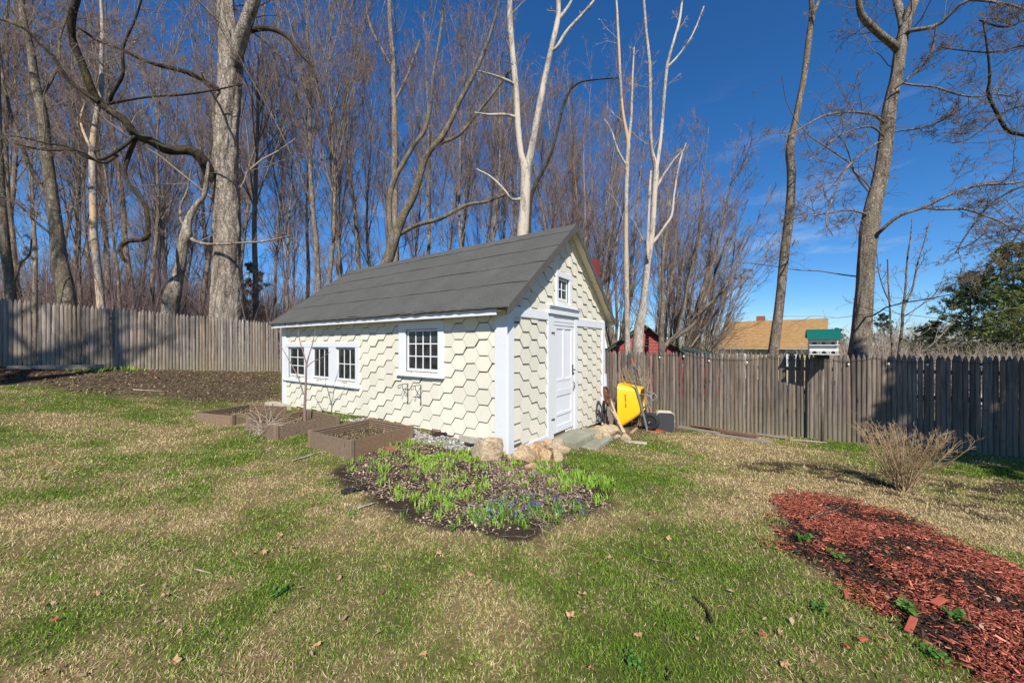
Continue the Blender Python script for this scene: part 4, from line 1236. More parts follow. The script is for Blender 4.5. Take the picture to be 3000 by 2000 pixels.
MB().tube([(.03, -.22, .60), (.05, 0, .58), (.03, .22, .60)], .010, 6).build('cross_brace', M['steel'], wb, smooth=True)
ty = MB(); a = np.linspace(0, 2 * math.pi, 33)[:-1]
ty.tube([(.085 + .145 * math.cos(t), .02, .205 + .145 * math.sin(t)) for t in a], .052, 12, closed=True)
wheel = ty.build('wheel', M['rubber'], wb, smooth=True)
rm = MB(); rm.tube([(.085, -.02, .205), (.085, -.015, .205), (.085, .055, .205), (.085, .06, .205)], [.06, .108, .108, .06], 24); rm.build('rim', M['black'], wheel)
MB().tube([(.085, -.17, .205), (.085, .17, .205)], .011, 8).build('axle', M['steel'], wheel, smooth=True)
ng = MB(); ng.tube([(.05, -.16, .01), (.09, -.17, .0), (.10, .17, .0), (.05, .16, .01)], .011, 6); ng.build('nose_bar', M['steel'], wb, smooth=True)
br = MB(); br.tube([(-.23, -.30, .06), (-.25, -.27, .22), (-.10, -.24, .235), (.06, -.17, .21)], .007, 6); br.build('tray_brace', M['iron'], wb, smooth=True)

# ------------------------------------------------------------------ boxy appliance lying by the fence
ap = G(1946, 1263)
apx = empty('fan_box', (ap[0] + .05, ap[1] + .1, ap[2]), math.radians(-14), 'cream box appliance with dark grille face beside the wheelbarrow', 'appliance')
def rbox(hx, hz, r, y, z0, n=6):
    return [(a, y, z0 + b) for a, b in rrect(0, hz, hx, hz, r, n)]
m = MB(); lps = [rbox(.192, .215, .085, y, .0) for y in (-.13, .15)]; n = len(lps[0])
m.prism(lps[0], lps[1]); m.build('body', M['cream_plastic'], apx, bevel=.01)
m = MB(); m.prism(rbox(.186, .207, .08, -.140, .008), rbox(.186, .207, .08, -.1305, .008)); m.build('grille', M['grille'], apx, bevel=.004)
MB().tube([(.185, -.01, .215), (.212, -.01, .215)], [.040, .036], 14).build('knob', M['birdwhite'], apx)
MB().tube([(.19, -.01, .215), (.222, -.01, .215)], [.016, .014], 10).build('dial', M['iron'], apx)
m = MB(); a = np.linspace(0, 12.5, 70)
o0 = G(1922, 1264)
m.tube([(.22 * math.cos(t) * (1 + .1 * math.sin(3 * t)) * (.5 + .04 * t), .11 * math.sin(t) * (.6 + .05 * t), .015 + .004 * math.sin(5 * t)) for t in a], .0045, 5)
oc = m.build('extension_cord', M['orange'], smooth=True); oc.location = (o0[0], o0[1] + .05, o0[2]); tag(oc, 'tangled orange cord on the ground between barrow and grille box', 'cord')

# ------------------------------------------------------------------ odds and ends at the far corner of the shed
def sp(b, a, z):        # shed coordinates to world
    q = SH_O + b * SH_B + a * SH_A; return np.array([q[0], q[1], z])
pan = empty('old_door', tuple(sp(W + .12, .35, gz(*sp(W + .12, .35, 0)[:2]))), math.atan2(SH_B[1], SH_B[0]), 'peeling white door panel leaning at the far shed corner', 'panel')
m = MB(); m.obox((.085, -.06, 1.03), [(1, 0, 0.03), (0, 1, 0), (-.03, 0, 1)], (.065, .012, 1.02)); m.build('panel_board', M['white_peel'], pan)
m = MB(); m.obox((.160, -.05, 1.03), [(1, 0, 0.03), (0, 1, 0), (-.03, 0, 1)], (.010, .030, 1.03)); m.build('edge_strip', M['cream_flat'], pan)
m = MB(); m.obox((.085, -.05, 2.065), [(1, 0, 0.03), (0, 1, 0), (-.03, 0, 1)], (.085, .030, .012)); m.build('top_strip', M['cream_flat'], pan)
wbx = sp(W + .06, -.10, gz(*sp(W + .06, -.1, 0)[:2]))
o = MB().box(-.05, .055, -.012, .012, 0, 1.18).build('white_board', M['white'], bevel=.003); o.location = wbx; o.rotation_euler = (math.radians(-3), 0, math.atan2(SH_B[1], SH_B[0])); tag(o, 'short clean white board leaning below the peeling panel', 'board')

def disc_wheel(name, px, py, Y, R, ax, label, mat, spokes, hubr, rimw, depth):
    c = P(px, py, Y)
    root = empty(name, (c[0], c[1], c[2] - R), 0, label, 'wheel')
    ax = np.array(ax, float); ax /= np.linalg.norm(ax)
    u_ = np.cross(ax, (0, 0, 1)); u_ /= np.linalg.norm(u_); v_ = np.cross(u_, ax)
    cc = np.array([0, 0, R])
    m = MB(); a = np.linspace(0, 2 * math.pi, 33)[:-1]
    n = 4; vs, fs = [], []
    for t in a:
        rad = u_ * math.cos(t) + v_ * math.sin(t)
        for dr, dz in ((0, -depth), (0, depth), (-rimw, depth), (-rimw, -depth)): vs.append(cc + rad * (R + dr) + ax * dz)
    N = len(a)
    fs = [(j * 4 + k, j * 4 + (k + 1) % 4, ((j + 1) % N) * 4 + (k + 1) % 4, ((j + 1) % N) * 4 + k) for j in range(N) for k in range(4)]
    m.add(vs, fs); m.build('rim', mat, root)
    for k in range(spokes):
        t = 2 * math.pi * k / spokes + .2; rad = u_ * math.cos(t) + v_ * math.sin(t)
        MB().tube([cc + rad * hubr * .8, cc + rad * (R - rimw * .5)], .011 if rimw > .02 else .007, 6).build('spoke', mat, root)
    MB().tube([cc - ax * .05, cc + ax * .05], hubr, 10).build('hub', mat, root)
    return root
fc = sp(W, 0, 0)
disc_wheel('cart_wheel', 1778, 1160, 7.75, .215, (.90, -.45, .22), 'rusty spoked iron wheel leaning on top of the laths', M['rust'], 6, .05, .035, .022)
disc_wheel('cart_wheel', 1768, 1205, 7.9, .24, (.93, -.35, .0), 'dark thin-spoked iron wheel low at the shed corner', M['iron'], 10, .035, .018, .012)
g0 = G(1800, 1250)
m = MB(); m.obox((-.03, .12, .26), [(.98, -.1, .0), (.08, .95, .28), (0, -.28, .95)], (.14, .015, .30))
o = m.build('slate_slab', M['wood']); o.location = g0; tag(o, 'grey flat slab leaning behind the pale laths', 'slab')
for k, (pt, pb) in enumerate((((1786, 1165), (1826, 1268)), ((1796, 1205), (1831, 1268)), ((1789, 1200), (1819, 1266)))):
    b_ = G(*pb); t_ = P(pt[0], pt[1], b_[1] + .45)
    root = MB(); root.beam((0, 0, .01), t_ - b_, .035, .018, up=(0, 1, 0)); o = root.build('lath', M['lath']); o.location = b_ ; tag(o, 'pale wooden lath leaning by the shed corner, ' + ('longest', 'rightmost', 'shorter middle')[k], 'lath', 'laths leaning at the shed corner')
b_, t_ = G(1850, 1270), G(1866, 1257)
o = MB(); o.beam((0, 0, .012), np.array(t_ - b_) + np.array([0, 0, .03]), .05, .02); o = o.build('wood_offcut', M['lath']); o.location = b_; tag(o, 'short pale wood offcut on the soil in front of the wheelbarrow', 'wood')
b_ = G(1848, 1215); b_ = np.array([b_[0], 8.75, gz(b_[0], 8.75)]); t_ = P(1850, 1050, 8.9)
o = MB().tube([(0, 0, 0), t_ - b_], .009, 6).build('marker_stake', M['orange']); o.location = b_; tag(o, 'thin orange marker stake standing behind the wheelbarrow', 'stake')
for k, (pb, pt) in enumerate((((1882, 1140), (1856, 1076)), ((1879, 1142), (1866, 1082)))):
    t_ = P(pt[0], pt[1], 8.45); q = P(pb[0] + 20, pb[1] + 90, 8.30); q[2] = gz(q[0], q[1])
    o = MB().tube([(0, 0, 0), t_ - q], [.022, .018] if k == 0 else [.012, .012], 8).build('tool_handle', M['black']); o.location = q; tag(o, ('thick' if k == 0 else 'thin') + ' black pole propped between the wheelbarrow handles', 'pole')

# boards lying along the right fence
for k, (a_, b_, w_, t_, mt, lab) in enumerate((((1988, 1252), (2110, 1272), .16, .035, 'wood', 'pale grey board lying by the fence, nearest the grille box'), ((2026, 1252), (2110, 1263), .09, .03, 'brownboard', 'narrow dark brown board lying on the grey boards'), ((2110, 1270), (2219, 1288), .11, .06, 'brownboard', 'thick reddish brown plank lying along the right fence'), ((2100, 1275), (2262, 1298), .15, .03, 'wood', 'wide grey board under the reddish plank'), ((2217, 1276), (2305, 1288), .10, .03, 'wood', 'dark weathered board at the right end of the lumber'), ((2312, 1290), (2420, 1298), .06, .02, 'wood', 'thin slat lying at the fence foot below the birdhouse'))):
    p, q = G(*a_), G(*b_); lift = (.02, .055, .07, .02, .04, .02)[k]
    p[2] += lift; q[2] += lift
    m = MB(); c = (p + q) / 2; d = (q - p) / np.linalg.norm(q - p); a = np.cross(d, (0, 0, 1)); a /= np.linalg.norm(a)
    me = MB(); Lh = np.linalg.norm(q - p) / 2; me.box(-w_ / 2, w_ / 2, -t_ / 2, t_ / 2, -Lh, Lh)
    o = me.build('plank', M[mt], bevel=.003); o.matrix_world = Matrix(((a[0], np.cross(d, a)[0], d[0], c[0]), (a[1], np.cross(d, a)[1], d[1], c[1]), (a[2], np.cross(d, a)[2], d[2], c[2]), (0, 0, 0, 1)))
    tag(o, lab, 'board', 'lumber along the fence')

# ------------------------------------------------------------------ martin house on its post
bp = on_rfence(2410, .42); bz = gz(*bp)
bird = empty('birdhouse', (bp[0], bp[1], bz), math.atan2(RFD[1], RFD[0]) - .17, 'white two-storey birdhouse with green roof on a post at the fence', 'birdhouse')
kp = F / bp[1]
def bzp(py): return EYE + (CY - py) / kp - bz
hw = .22; z_f0, z_f1, z_e, z_r = bzp(1037), bzp(1011), bzp(992), bzp(966)
MB().tube([(0, .05, -.1), (0, .05, z_f0 - .02)], .03, 10).build('post', M['picket_b'], bird, smooth=True)
MB().box(-.10, .10, -.06, .16, z_f0 - .10, z_f0 - .02).build('bracket', M['black'], bird)
for z0, z1, dpt in ((z_f0, z_f1, .19), (z_f1, z_e + .02, .16)):
    m = MB()
    # front wall with three arched doorways
    segs = [(-hw, -.175), (-.11, -.0325), (.0325, .11), (.175, hw)]
    zs, hole = z0 + .012, .062
    holes = [(-.175, -.11), (-.0325, .0325), (.11, .175)]
    for a, b in segs: m.box(a, b, -dpt, -dpt + .012, z0 + .012, z1)
    for a, b in holes:
        m.box(a, b, -dpt, -dpt + .012, zs + hole + .012, z1)
        c = (a + b) / 2; R = .0325
        for s in (-1, 1):
            ar = [(c + s * R * math.cos(t), zs + .02 + R * math.sin(t)) for t in np.linspace(0, math.pi / 2, 6)]
            poly = ar + [(c, zs + hole + .012), (c + s * R, zs + hole + .012)]
            fr = [(x, -dpt, z) for x, z in poly]; bk = [(x, -dpt + .012, z) for x, z in poly]
            m.prism(fr, bk)
    m.box(-hw, hw, .15, .162, z0 + .012, z1); m.box(-hw, -hw + .012, -dpt + .013, .149, z0 + .012, z1); m.box(hw - .012, hw, -dpt + .013, .149, z0 + .012, z1)
    for x in (-.07, .07): m.box(x - .004, x + .004, -dpt + .013, .149, z0 + .012, z1)
    st_ = m.build('storey', M['birdwhite'], bird)
    MB().box(-hw - .012, hw + .012, -dpt - .085, .17, z0 - .006, z0 + .010).build('floor_tray', M['birdwhite'], st_)
    MB().box(-hw + .02, hw - .02, -.02, .0, z0 + .012, z1 - .01).build('inner_panel', M['black'], st_)  # black panel across the inside, behind the doorways
    rl = MB()
    for z in (z0 + .018, z0 + .048): rl.tube([(-hw, -dpt - .08, z), (hw, -dpt - .08, z)], .005, 5)
    for x in np.linspace(-hw, hw, 13): rl.tube([(x, -dpt - .08, z0 + .008), (x, -dpt - .08, z0 + .052)], .004, 5)
    rl.build('railing', M['black'], st_)
m = MB(); prof = [(-.275, z_e - .012), (-.255, z_e + .01), (-.20, z_e + .05), (-.10, z_e + (z_r - z_e) * .72), (0, z_r), (.12, z_e + (z_r - z_e) * .6), (.22, z_e + .02)]
th_ = [(y, z + .012) for y, z in prof]
for (p, q), (p2, q2) in zip(zip(prof[:-1], prof[1:]), zip(th_[:-1], th_[1:])):
    m.prism([(-hw - .045, p[0], p[1]), (hw + .045, p[0], p[1]), (hw + .045, q[0], q[1]), (-hw - .045, q[0], q[1])], [(-hw - .045, p2[0], p2[1]), (hw + .045, p2[0], p2[1]), (hw + .045, q2[0], q2[1]), (-hw - .045, q2[0], q2[1])])
rf = m.build('roof', M['green_metal'], bird)
ge = MB()
for x in (-hw + .006, hw - .006): ge.prism([(x - .006, -.15, z_e), (x - .006, .14, z_e), (x - .006, .0, z_r - .02)], [(x + .006, -.15, z_e), (x + .006, .14, z_e), (x + .006, .0, z_r - .02)])
ge.build('gable_end', M['birdwhite'], bird)
for x in (-hw + .03, hw - .03): MB().tube([(x, -.115, z_e + (z_r - z_e) * .68), (x, -.125, z_e + (z_r - z_e) * .70)], .010, 8).build('screw', M['black'], rf)

# ------------------------------------------------------------------ tan house and red outbuilding behind the fence
e0, e1 = P(2105, 1021, 30.0), P(2421, 1023, 25.5)
du = (e1 - e0)[:2]; HL_ = np.linalg.norm(du); du /= HL_
dv = np.array([-du[1], du[0]]);
if dv[1] < 0: dv = -dv
zg_ = -1.25
house = empty('tan_house', (e0[0], e0[1], zg_), math.atan2(du[1], du[0]), 'tan clapboard house with brown shingle roof beyond the right fence', 'house')
ez, rz_, run = e0[2] - zg_, 3.62 - zg_, 4.4
for k in range(int(ez / .16) + 1):
    z0 = k * .16
    if z0 < ez - .02: MB().prism([(.25, .30, z0), (HL_ - .25, .30, z0), (HL_ - .25, .32, min(ez, z0 + .158)), (.25, .32, min(ez, z0 + .158))], [(.25, .40, z0), (HL_ - .25, .40, z0), (HL_ - .25, .40, min(ez, z0 + .158)), (.25, .40, min(ez, z0 + .158))]).build('clapboard', M['siding'], house)
MB().box(.25, .45, .41, 2 * run - .4, 0, ez).build('end_wall', M['siding'], house)
m = MB(); m.box(HL_ - .45, HL_ - .25, .41, 2 * run - .4, 0, ez)
m.prism([(HL_ - .40, .41, ez), (HL_ - .40, 2 * run - .4, ez), (HL_ - .40, run, rz_ - .25)], [(HL_ - .25, .41, ez), (HL_ - .25, 2 * run - .4, ez), (HL_ - .25, run, rz_ - .25)]); m.build('end_wall', M['siding'], house)
m = MB(); m.prism([(0, 0, ez), (HL_, 0, ez), (HL_, run, rz_), (0, run, rz_)], [(0, 0, ez + .12), (HL_, 0, ez + .12), (HL_, run, rz_ + .12), (0, run, rz_ + .12)])
m.prism([(0, run, rz_), (HL_, run, rz_), (HL_, 2 * run, ez), (0, 2 * run, ez)], [(0, run, rz_ + .12), (HL_, run, rz_ + .12), (HL_, 2 * run, ez + .12), (0, 2 * run, ez + .12)])
hroof = m.build('roof', M['white'], house)
nc = 17; sl_ = math.hypot(run, rz_ - ez)
for k in range(nc):
    t0, t1 = k / nc, min(1, (k + 1.12) / nc); rr_ = random.Random(k)
    m = MB()
    xx = 0.0
    y0, y1 = -.03 + run * t0, run * t1; z0, z1 = ez + .125 + (rz_ - ez) * t0 - .012 * 0, ez + .125 + (rz_ - ez) * t1
    m.prism([(-.06, y0, z0 + .016), (HL_ + .06, y0, z0 + .016), (HL_ + .06, y1, z1 + .004), (-.06, y1, z1 + .004)], [(-.06, y0, z0 - .01), (HL_ + .06, y0, z0 - .01), (HL_ + .06, y1, z1 - .01), (-.06, y1, z1 - .01)])
    m.build('shingle_course', M['tanroof'], hroof)
MB().box(0, HL_, -.05, -.035, ez - .02, ez + .07).build('fascia', M['siding'], house)
cxp = (2227 - CX) / F; tt = (cxp * (e0[1] + dv[1] * run) - (e0[0] + dv[0] * run)) / (du[0] - cxp * du[1])
MB().box(tt - .3, tt + .3, run + .1, run + .65, rz_ - .3, rz_ + .55).build('chimney', M['brick'], hroof)
def on_house(px):
    u = (px - CX) / F; return (u * e0[1] - e0[0]) / (du[0] - u * du[1])
for pa, pb in ((2160, 2178), (2308, 2330)):
    a, b = on_house(pa), on_house(pb)
    m = MB()
    for q in ((a - .12, a, .24, .34, ez - 1.35, ez - .05), (b, b + .12, .24, .34, ez - 1.35, ez - .05), (a, b, .24, .34, ez - .15, ez - .05), (a, b, .24, .34, ez - 1.35, ez - 1.25)): m.box(*q)
    w_ = m.build('window', M['white'], house)
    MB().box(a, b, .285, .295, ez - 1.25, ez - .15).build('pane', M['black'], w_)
    for t in (.33, .67): MB().box(a + (b - a) * t - .02, a + (b - a) * t + .02, .262, .284, ez - 1.25, ez - .15).build('muntin', M['white'], w_)
    for t in (.25, .5, .75): MB().box(a, b, .264, .283, ez - 1.25 + 1.1 * t - .02, ez - 1.25 + 1.1 * t + .02).build('muntin', M['white'], w_)
for x in (.28, HL_ - .28): MB().box(x - .08, x + .08, .27, .30, 0, ez).build('corner_board', M['white'], house)

RY = 15.0
rb = empty('red_barn', (P(1885, 1000, RY)[0], RY, -.6), math.radians(-14), 'small red clapboard outbuilding with green shingle roof behind fence', 'barn')
pk = 1.6 + (CY - 956) / F * RY + .6
xl = -1.55; ezl = pk - 1.12; xr = 1.45; ezr = pk - 1.05
nb = 22
for k in range(nb):
    z0, z1 = k * pk / nb, (k + 1) * pk / nb - .004
    def ext(z):
        a = xl + max(0, (z - ezl) / (pk - ezl)) * (0 - xl); b = xr - max(0, (z - ezr) / (pk - ezr)) * xr
        return a, b
    (a0, b0_), (a1, b1_) = ext(z0), ext(z1)
    if b1_ - a1 < .02: continue
    MB().prism([(a0, -.02, z0), (b0_, -.02, z0), (b1_, 0, z1), (a1, 0, z1)], [(a0, .08, z0), (b0_, .08, z0), (b1_, .08, z1), (a1, .08, z1)]).build('clapboard', M['redside'], rb)
    if z1 < ezr and k < nb:   # lean-to side on the right
        pass
MB().box(xl, xl + .08, .09, 3.6, 0, ezl).build('side_wall', M['redside'], rb)
for k in range(6):
    z0 = k * .27
    MB().prism([(xr + .01, -.015, z0), (3.2, .8 - .015, z0), (3.2, .8, z0 + .262), (xr + .01, 0, z0 + .262)], [(xr + .01, .06, z0), (3.2, .86, z0), (3.2, .86, z0 + .262), (xr + .01, .06, z0 + .262)]).build('lean_to_board', M['redside'], rb)
m = MB()
for (xa, za, xb, zb) in ((xl - .22, ezl - .16, 0, pk + .02), (0, pk + .02, xr + .15, ezr - .12)):
    m.prism([(xa, -.25, za), (xb, -.25, zb), (xb, -.25, zb + .07), (xa, -.25, za + .07)], [(xa, 3.8, za), (xb, 3.8, zb), (xb, 3.8, zb + .07), (xa, 3.8, za + .07)])
m.build('roof', M['greenroof'], rb)
m = MB(); m.prism([(xr + .05, -.12, ezr - .06), (3.45, .62, ezr - .42), (3.45, 3.8, ezr - .05), (xr + .05, 3.8, ezr + .25)], [(xr + .05, -.12, ezr), (3.45, .62, ezr - .36), (3.45, 3.8, ezr), (xr + .05, 3.8, ezr + .31)]); m.build('lean_to_roof', M['greenroof'], rb)
# ------------------------------------------------------------------ trees: strands of points with radii, turned into tubes
def unit(v):
    return v / (np.linalg.norm(v, axis=-1, keepdims=True) + 1e-12)
def tubes(Pt, R, sides):
    """Pt (n,k,3), R (n,k) -> vertices, quads"""
    n, k, _ = Pt.shape
    t = unit(np.gradient(Pt, axis=1))
    ref = np.where(np.abs(t[:, :1, 2:]) < .9, np.array([[[0, 0, 1.0]]]), np.array([[[1.0, 0, 0]]]))
    a = unit(np.cross(t, np.broadcast_to(ref, t.shape))); b = np.cross(t, a)
    an = np.arange(sides) * 2 * math.pi / sides
    V = Pt[:, :, None] + R[:, :, None, None] * (np.cos(an)[None, None, :, None] * a[:, :, None] + np.sin(an)[None, None, :, None] * b[:, :, None])
    V = V.reshape(-1, 3)
    i = np.arange(n)[:, None, None] * k * sides + np.arange(k - 1)[None, :, None] * sides
    s0 = np.arange(sides)[None, None, :]; s1 = (s0 + 1) % sides
    Fq = np.stack([i + s0, i + s1, i + sides + s1, i + sides + s0], -1).reshape(-1, 4)
    return V, Fq
def catmull(pts, m=6):
    pts = np.array(pts, float)
    p = np.concatenate([[2 * pts[0] - pts[1]], pts, [2 * pts[-1] - pts[-2]]])
    out = []
    for i in range(1, len(p) - 2):
        for t in np.linspace(0, 1, m, endpoint=False):
            a, b, c, d = p[i - 1], p[i], p[i + 1], p[i + 2]
            out.append(.5 * (2 * b + (c - a) * t + (2 * a - 5 * b + 4 * c - d) * t ** 2 + (-a + 3 * b - 3 * c + d) * t ** 3))
    out.append(pts[-1])
    return np.array(out)
def at_t(Pt, R, pi, t):
    k = Pt.shape[1]
    f = t * (k - 1); i = np.minimum(f.astype(int), k - 2); w = (f - i)[:, None]
    p = Pt[pi, i] * (1 - w) + Pt[pi, i + 1] * w
    r = R[pi, i] * (1 - w[:, 0]) + R[pi, i + 1] * w[:, 0]
    return p, unit(Pt[pi, i + 1] - Pt[pi, i]), r
def grow(rng, Pt, R, per, t0, t1, ang, lenf, k, rf, rtip, up, wob, lmin=.05):
    """side shoots: per shoots on every strand between t0 and t1"""
    n = len(Pt)
    plen = np.linalg.norm(np.diff(Pt, axis=1), axis=-1).sum(1)
    pi = np.repeat(np.arange(n), per)
    t = np.clip(rng.uniform(t0, t1, len(pi)), 0, .999)
    p, tan, r = at_t(Pt, R, pi, t)
    rnd = unit(rng.normal(0, 1, p.shape)); per_ = unit(np.cross(tan, rnd))
    a = rng.normal(ang[0], ang[1], len(pi))
    d = unit(tan * np.cos(a)[:, None] + per_ * np.sin(a)[:, None])
    Ln = np.maximum(lmin, plen[pi] * lenf * (1.05 - .65 * t) * rng.uniform(.55, 1.35, len(pi)))
    out = [p]; step = Ln / (k - 1)
    for j in range(1, k):
        d = unit(d + rng.normal(0, wob, p.shape) + np.array([0, 0, up]))
        out.append(out[-1] + d * step[:, None])
    C_ = np.stack(out, 1)
    r0 = np.minimum(r * rf[1], np.maximum(r * rf[0], .0015)) * rng.uniform(.75, 1.1, len(pi))
    prof = np.linspace(1, rtip, k)
    return C_, r0[:, None] * prof[None]
def mesh_strands(name, groups, mat):
    V, Fq, off = [], [], 0
    for Pt, R, s in groups:
        if len(Pt) == 0: continue
        v, f = tubes(Pt, R, s); V.append(v); Fq.append(f + off); off += len(v)
    return np_mesh(name, np.concatenate(V), 4, np.concatenate(Fq), mat, True)
def resample(pts, rad, k):
    pts, rad = np.array(pts, float), np.array(rad, float)
    s = np.r_[0, np.cumsum(np.linalg.norm(np.diff(pts, axis=0), axis=1))]; u = np.linspace(0, s[-1], k)
    return np.stack([np.interp(u, s, pts[:, i]) for i in range(3)], 1), np.interp(u, s, rad)
def rough_trunk(pts, rad, sides, amp, seed, furrow=.0):
    """trunk with an uneven, fluted surface"""
    n = len(pts); Pt, R = np.array(pts)[None], np.array(rad)[None]
    V, Fq = tubes(Pt, R, sides)
    c = np.repeat(np.array(pts), sides, 0); d = V - c
    an = np.tile(np.arange(sides), n) * 2 * math.pi / sides; h = np.repeat(np.array(pts)[:, 2], sides)
    nz = (fnoise(np.cos(an) * 1.6 + 9 + seed, h * .55 + np.sin(an) * 1.6, seed, 3) - .5) * 2 * amp + (fnoise(np.cos(an) * 5 + 20 + seed, h * 1.6 + np.sin(an) * 5, seed + 5, 3) - .5) * amp * .9
    if furrow:
        fr = fnoise(np.cos(an) * 9 + 40, np.sin(an) * 9 + h * .9, seed + 11, 3)
        nz = nz + (np.abs(fr - .5) * 4 - .6) * furrow + (fnoise(np.cos(an) * 2.2 + 70, np.sin(an) * 2.2 + h * 1.1, seed + 21, 2) - .5) * furrow * 2.2
    return c + d * (1 + nz)[:, None], Fq

# ---- traced trees: strokes are pixel columns (x, y, half width) at a depth
def traced(name, label, Y, strokes, bark, twigm, seed, levels, group=None, rough=.10, limb_mat=None, cat='tree', furrow=.0, plain_limbs=()):
    """strokes[0] is the trunk; others are limbs: (points, dY at start, dY at end)"""
    rng = np.random.default_rng(seed)
    out = []
    for si, (pts, y0, y1) in enumerate(strokes):
        p3, rr = [], []
        n = len(pts)
        for i, (px, py, hw_) in enumerate(pts):
            Yi = Y + y0 + (y1 - y0) * i / max(1, n - 1)
            p3.append(P(px, py, Yi)); rr.append(hw_ / F * Yi / math.hypot(1, (px - CX) / F))
        q = catmull([np.r_[a, b] for a, b in zip(p3, rr)], 6)
        out.append((q[:, :3], np.maximum(q[:, 3], .003)))
    tp, tr = out[0]
    zb = gz(tp[0][0], tp[0][1])
    if tp[0][2] > zb + .05:                      # carry the trunk down to the soil
        d = tp[0] - tp[3]; d = d / abs(d[2]) if abs(d[2]) > 1e-6 else np.array([0, 0, -1.0])
        d[:2] *= .6
        steps = np.linspace(tp[0][2] - zb + .1, 0, 9)[:-1]
        ext = np.array([tp[0] + d * s for s in steps]); er = tr[0] * (1 + .30 * np.linspace(1, 0, 9)[:-1] ** 2)
        tp, tr = np.concatenate([ext, tp]), np.r_[er, tr]
    base = np.array([tp[0][0], tp[0][1], zb])
    root = empty(name, tuple(base), 0, label, cat, group)
    k = max(16, int(np.linalg.norm(np.diff(tp, axis=0), axis=1).sum() / (.08 if furrow else .14)))
    rp, rr = resample(tp - base, tr, k)
    V, Fq = rough_trunk(rp, rr, 64 if furrow else 22 if tr.max() > .25 else 14, rough, seed, furrow)
    link('trunk', np_mesh('trunk', V, 4, Fq, bark, True), root)
    strands = [(rp, rr)]
    for li_, (pp, pr) in enumerate(out[1:]):
        kk = max(10, int(np.linalg.norm(np.diff(pp, axis=0), axis=1).sum() / .16))
        lp, lr = resample(pp - base, pr, kk)
        V, Fq = rough_trunk(lp, lr, 10, rough * .7, seed + 3)
        link('limb', np_mesh('limb', V, 4, Fq, bark if li_ in plain_limbs else (limb_mat or bark), True), root)
        strands.append((lp, lr))
    # crown: shoots on the limbs
    K = 14
    Ps = np.stack([resample(a, b, K)[0] for a, b in strands]); Rs = np.stack([resample(a, b, K)[1] for a, b in strands])
    groups = []
    src = [(Ps, Rs, levels[0].get('t0', .3))]
    cur, curR = Ps, Rs
    for li, lv in enumerate(levels):
        C_, R_ = grow(rng, cur, curR, lv['n'], lv.get('t0', .2), lv.get('t1', 1.0), lv.get('ang', (.9, .25)), lv['len'], lv.get('k', 5), lv.get('rf', (.3, .6)), lv.get('tip', .3), lv.get('up', .03), lv.get('wob', .13))
        groups.append((C_, np.maximum(R_, lv.get('rmin', .003)), lv.get('sides', 4)))
        cur, curR = C_, R_
    link('crown', mesh_strands('crown', groups, twigm), root)
    return root

TW = [dict(n=7, len=.30, k=8, t0=.25, rf=(.13, .36), sides=5, wob=.13, up=.02, rmin=.006), dict(n=7, len=.50, k=6, t0=.15, rf=(.4, .7), sides=4, wob=.18, rmin=.004), dict(n=6, len=.45, k=4, t0=.1, rf=(.4, .7), sides=3, wob=.2, rmin=.003), dict(n=3, len=.5, k=2, t0=.1, rf=(.4, .7), sides=3, wob=.2, rmin=.0022)]
def tw(n0, n1, n2, n3, **kw):
    q = [dict(d) for d in TW]
    for d, n in zip(q, (n0, n1, n2, n3)): d['n'] = n
    q = [d for d in q if d['n'] > 0]
    q[0].update(kw)
    return q

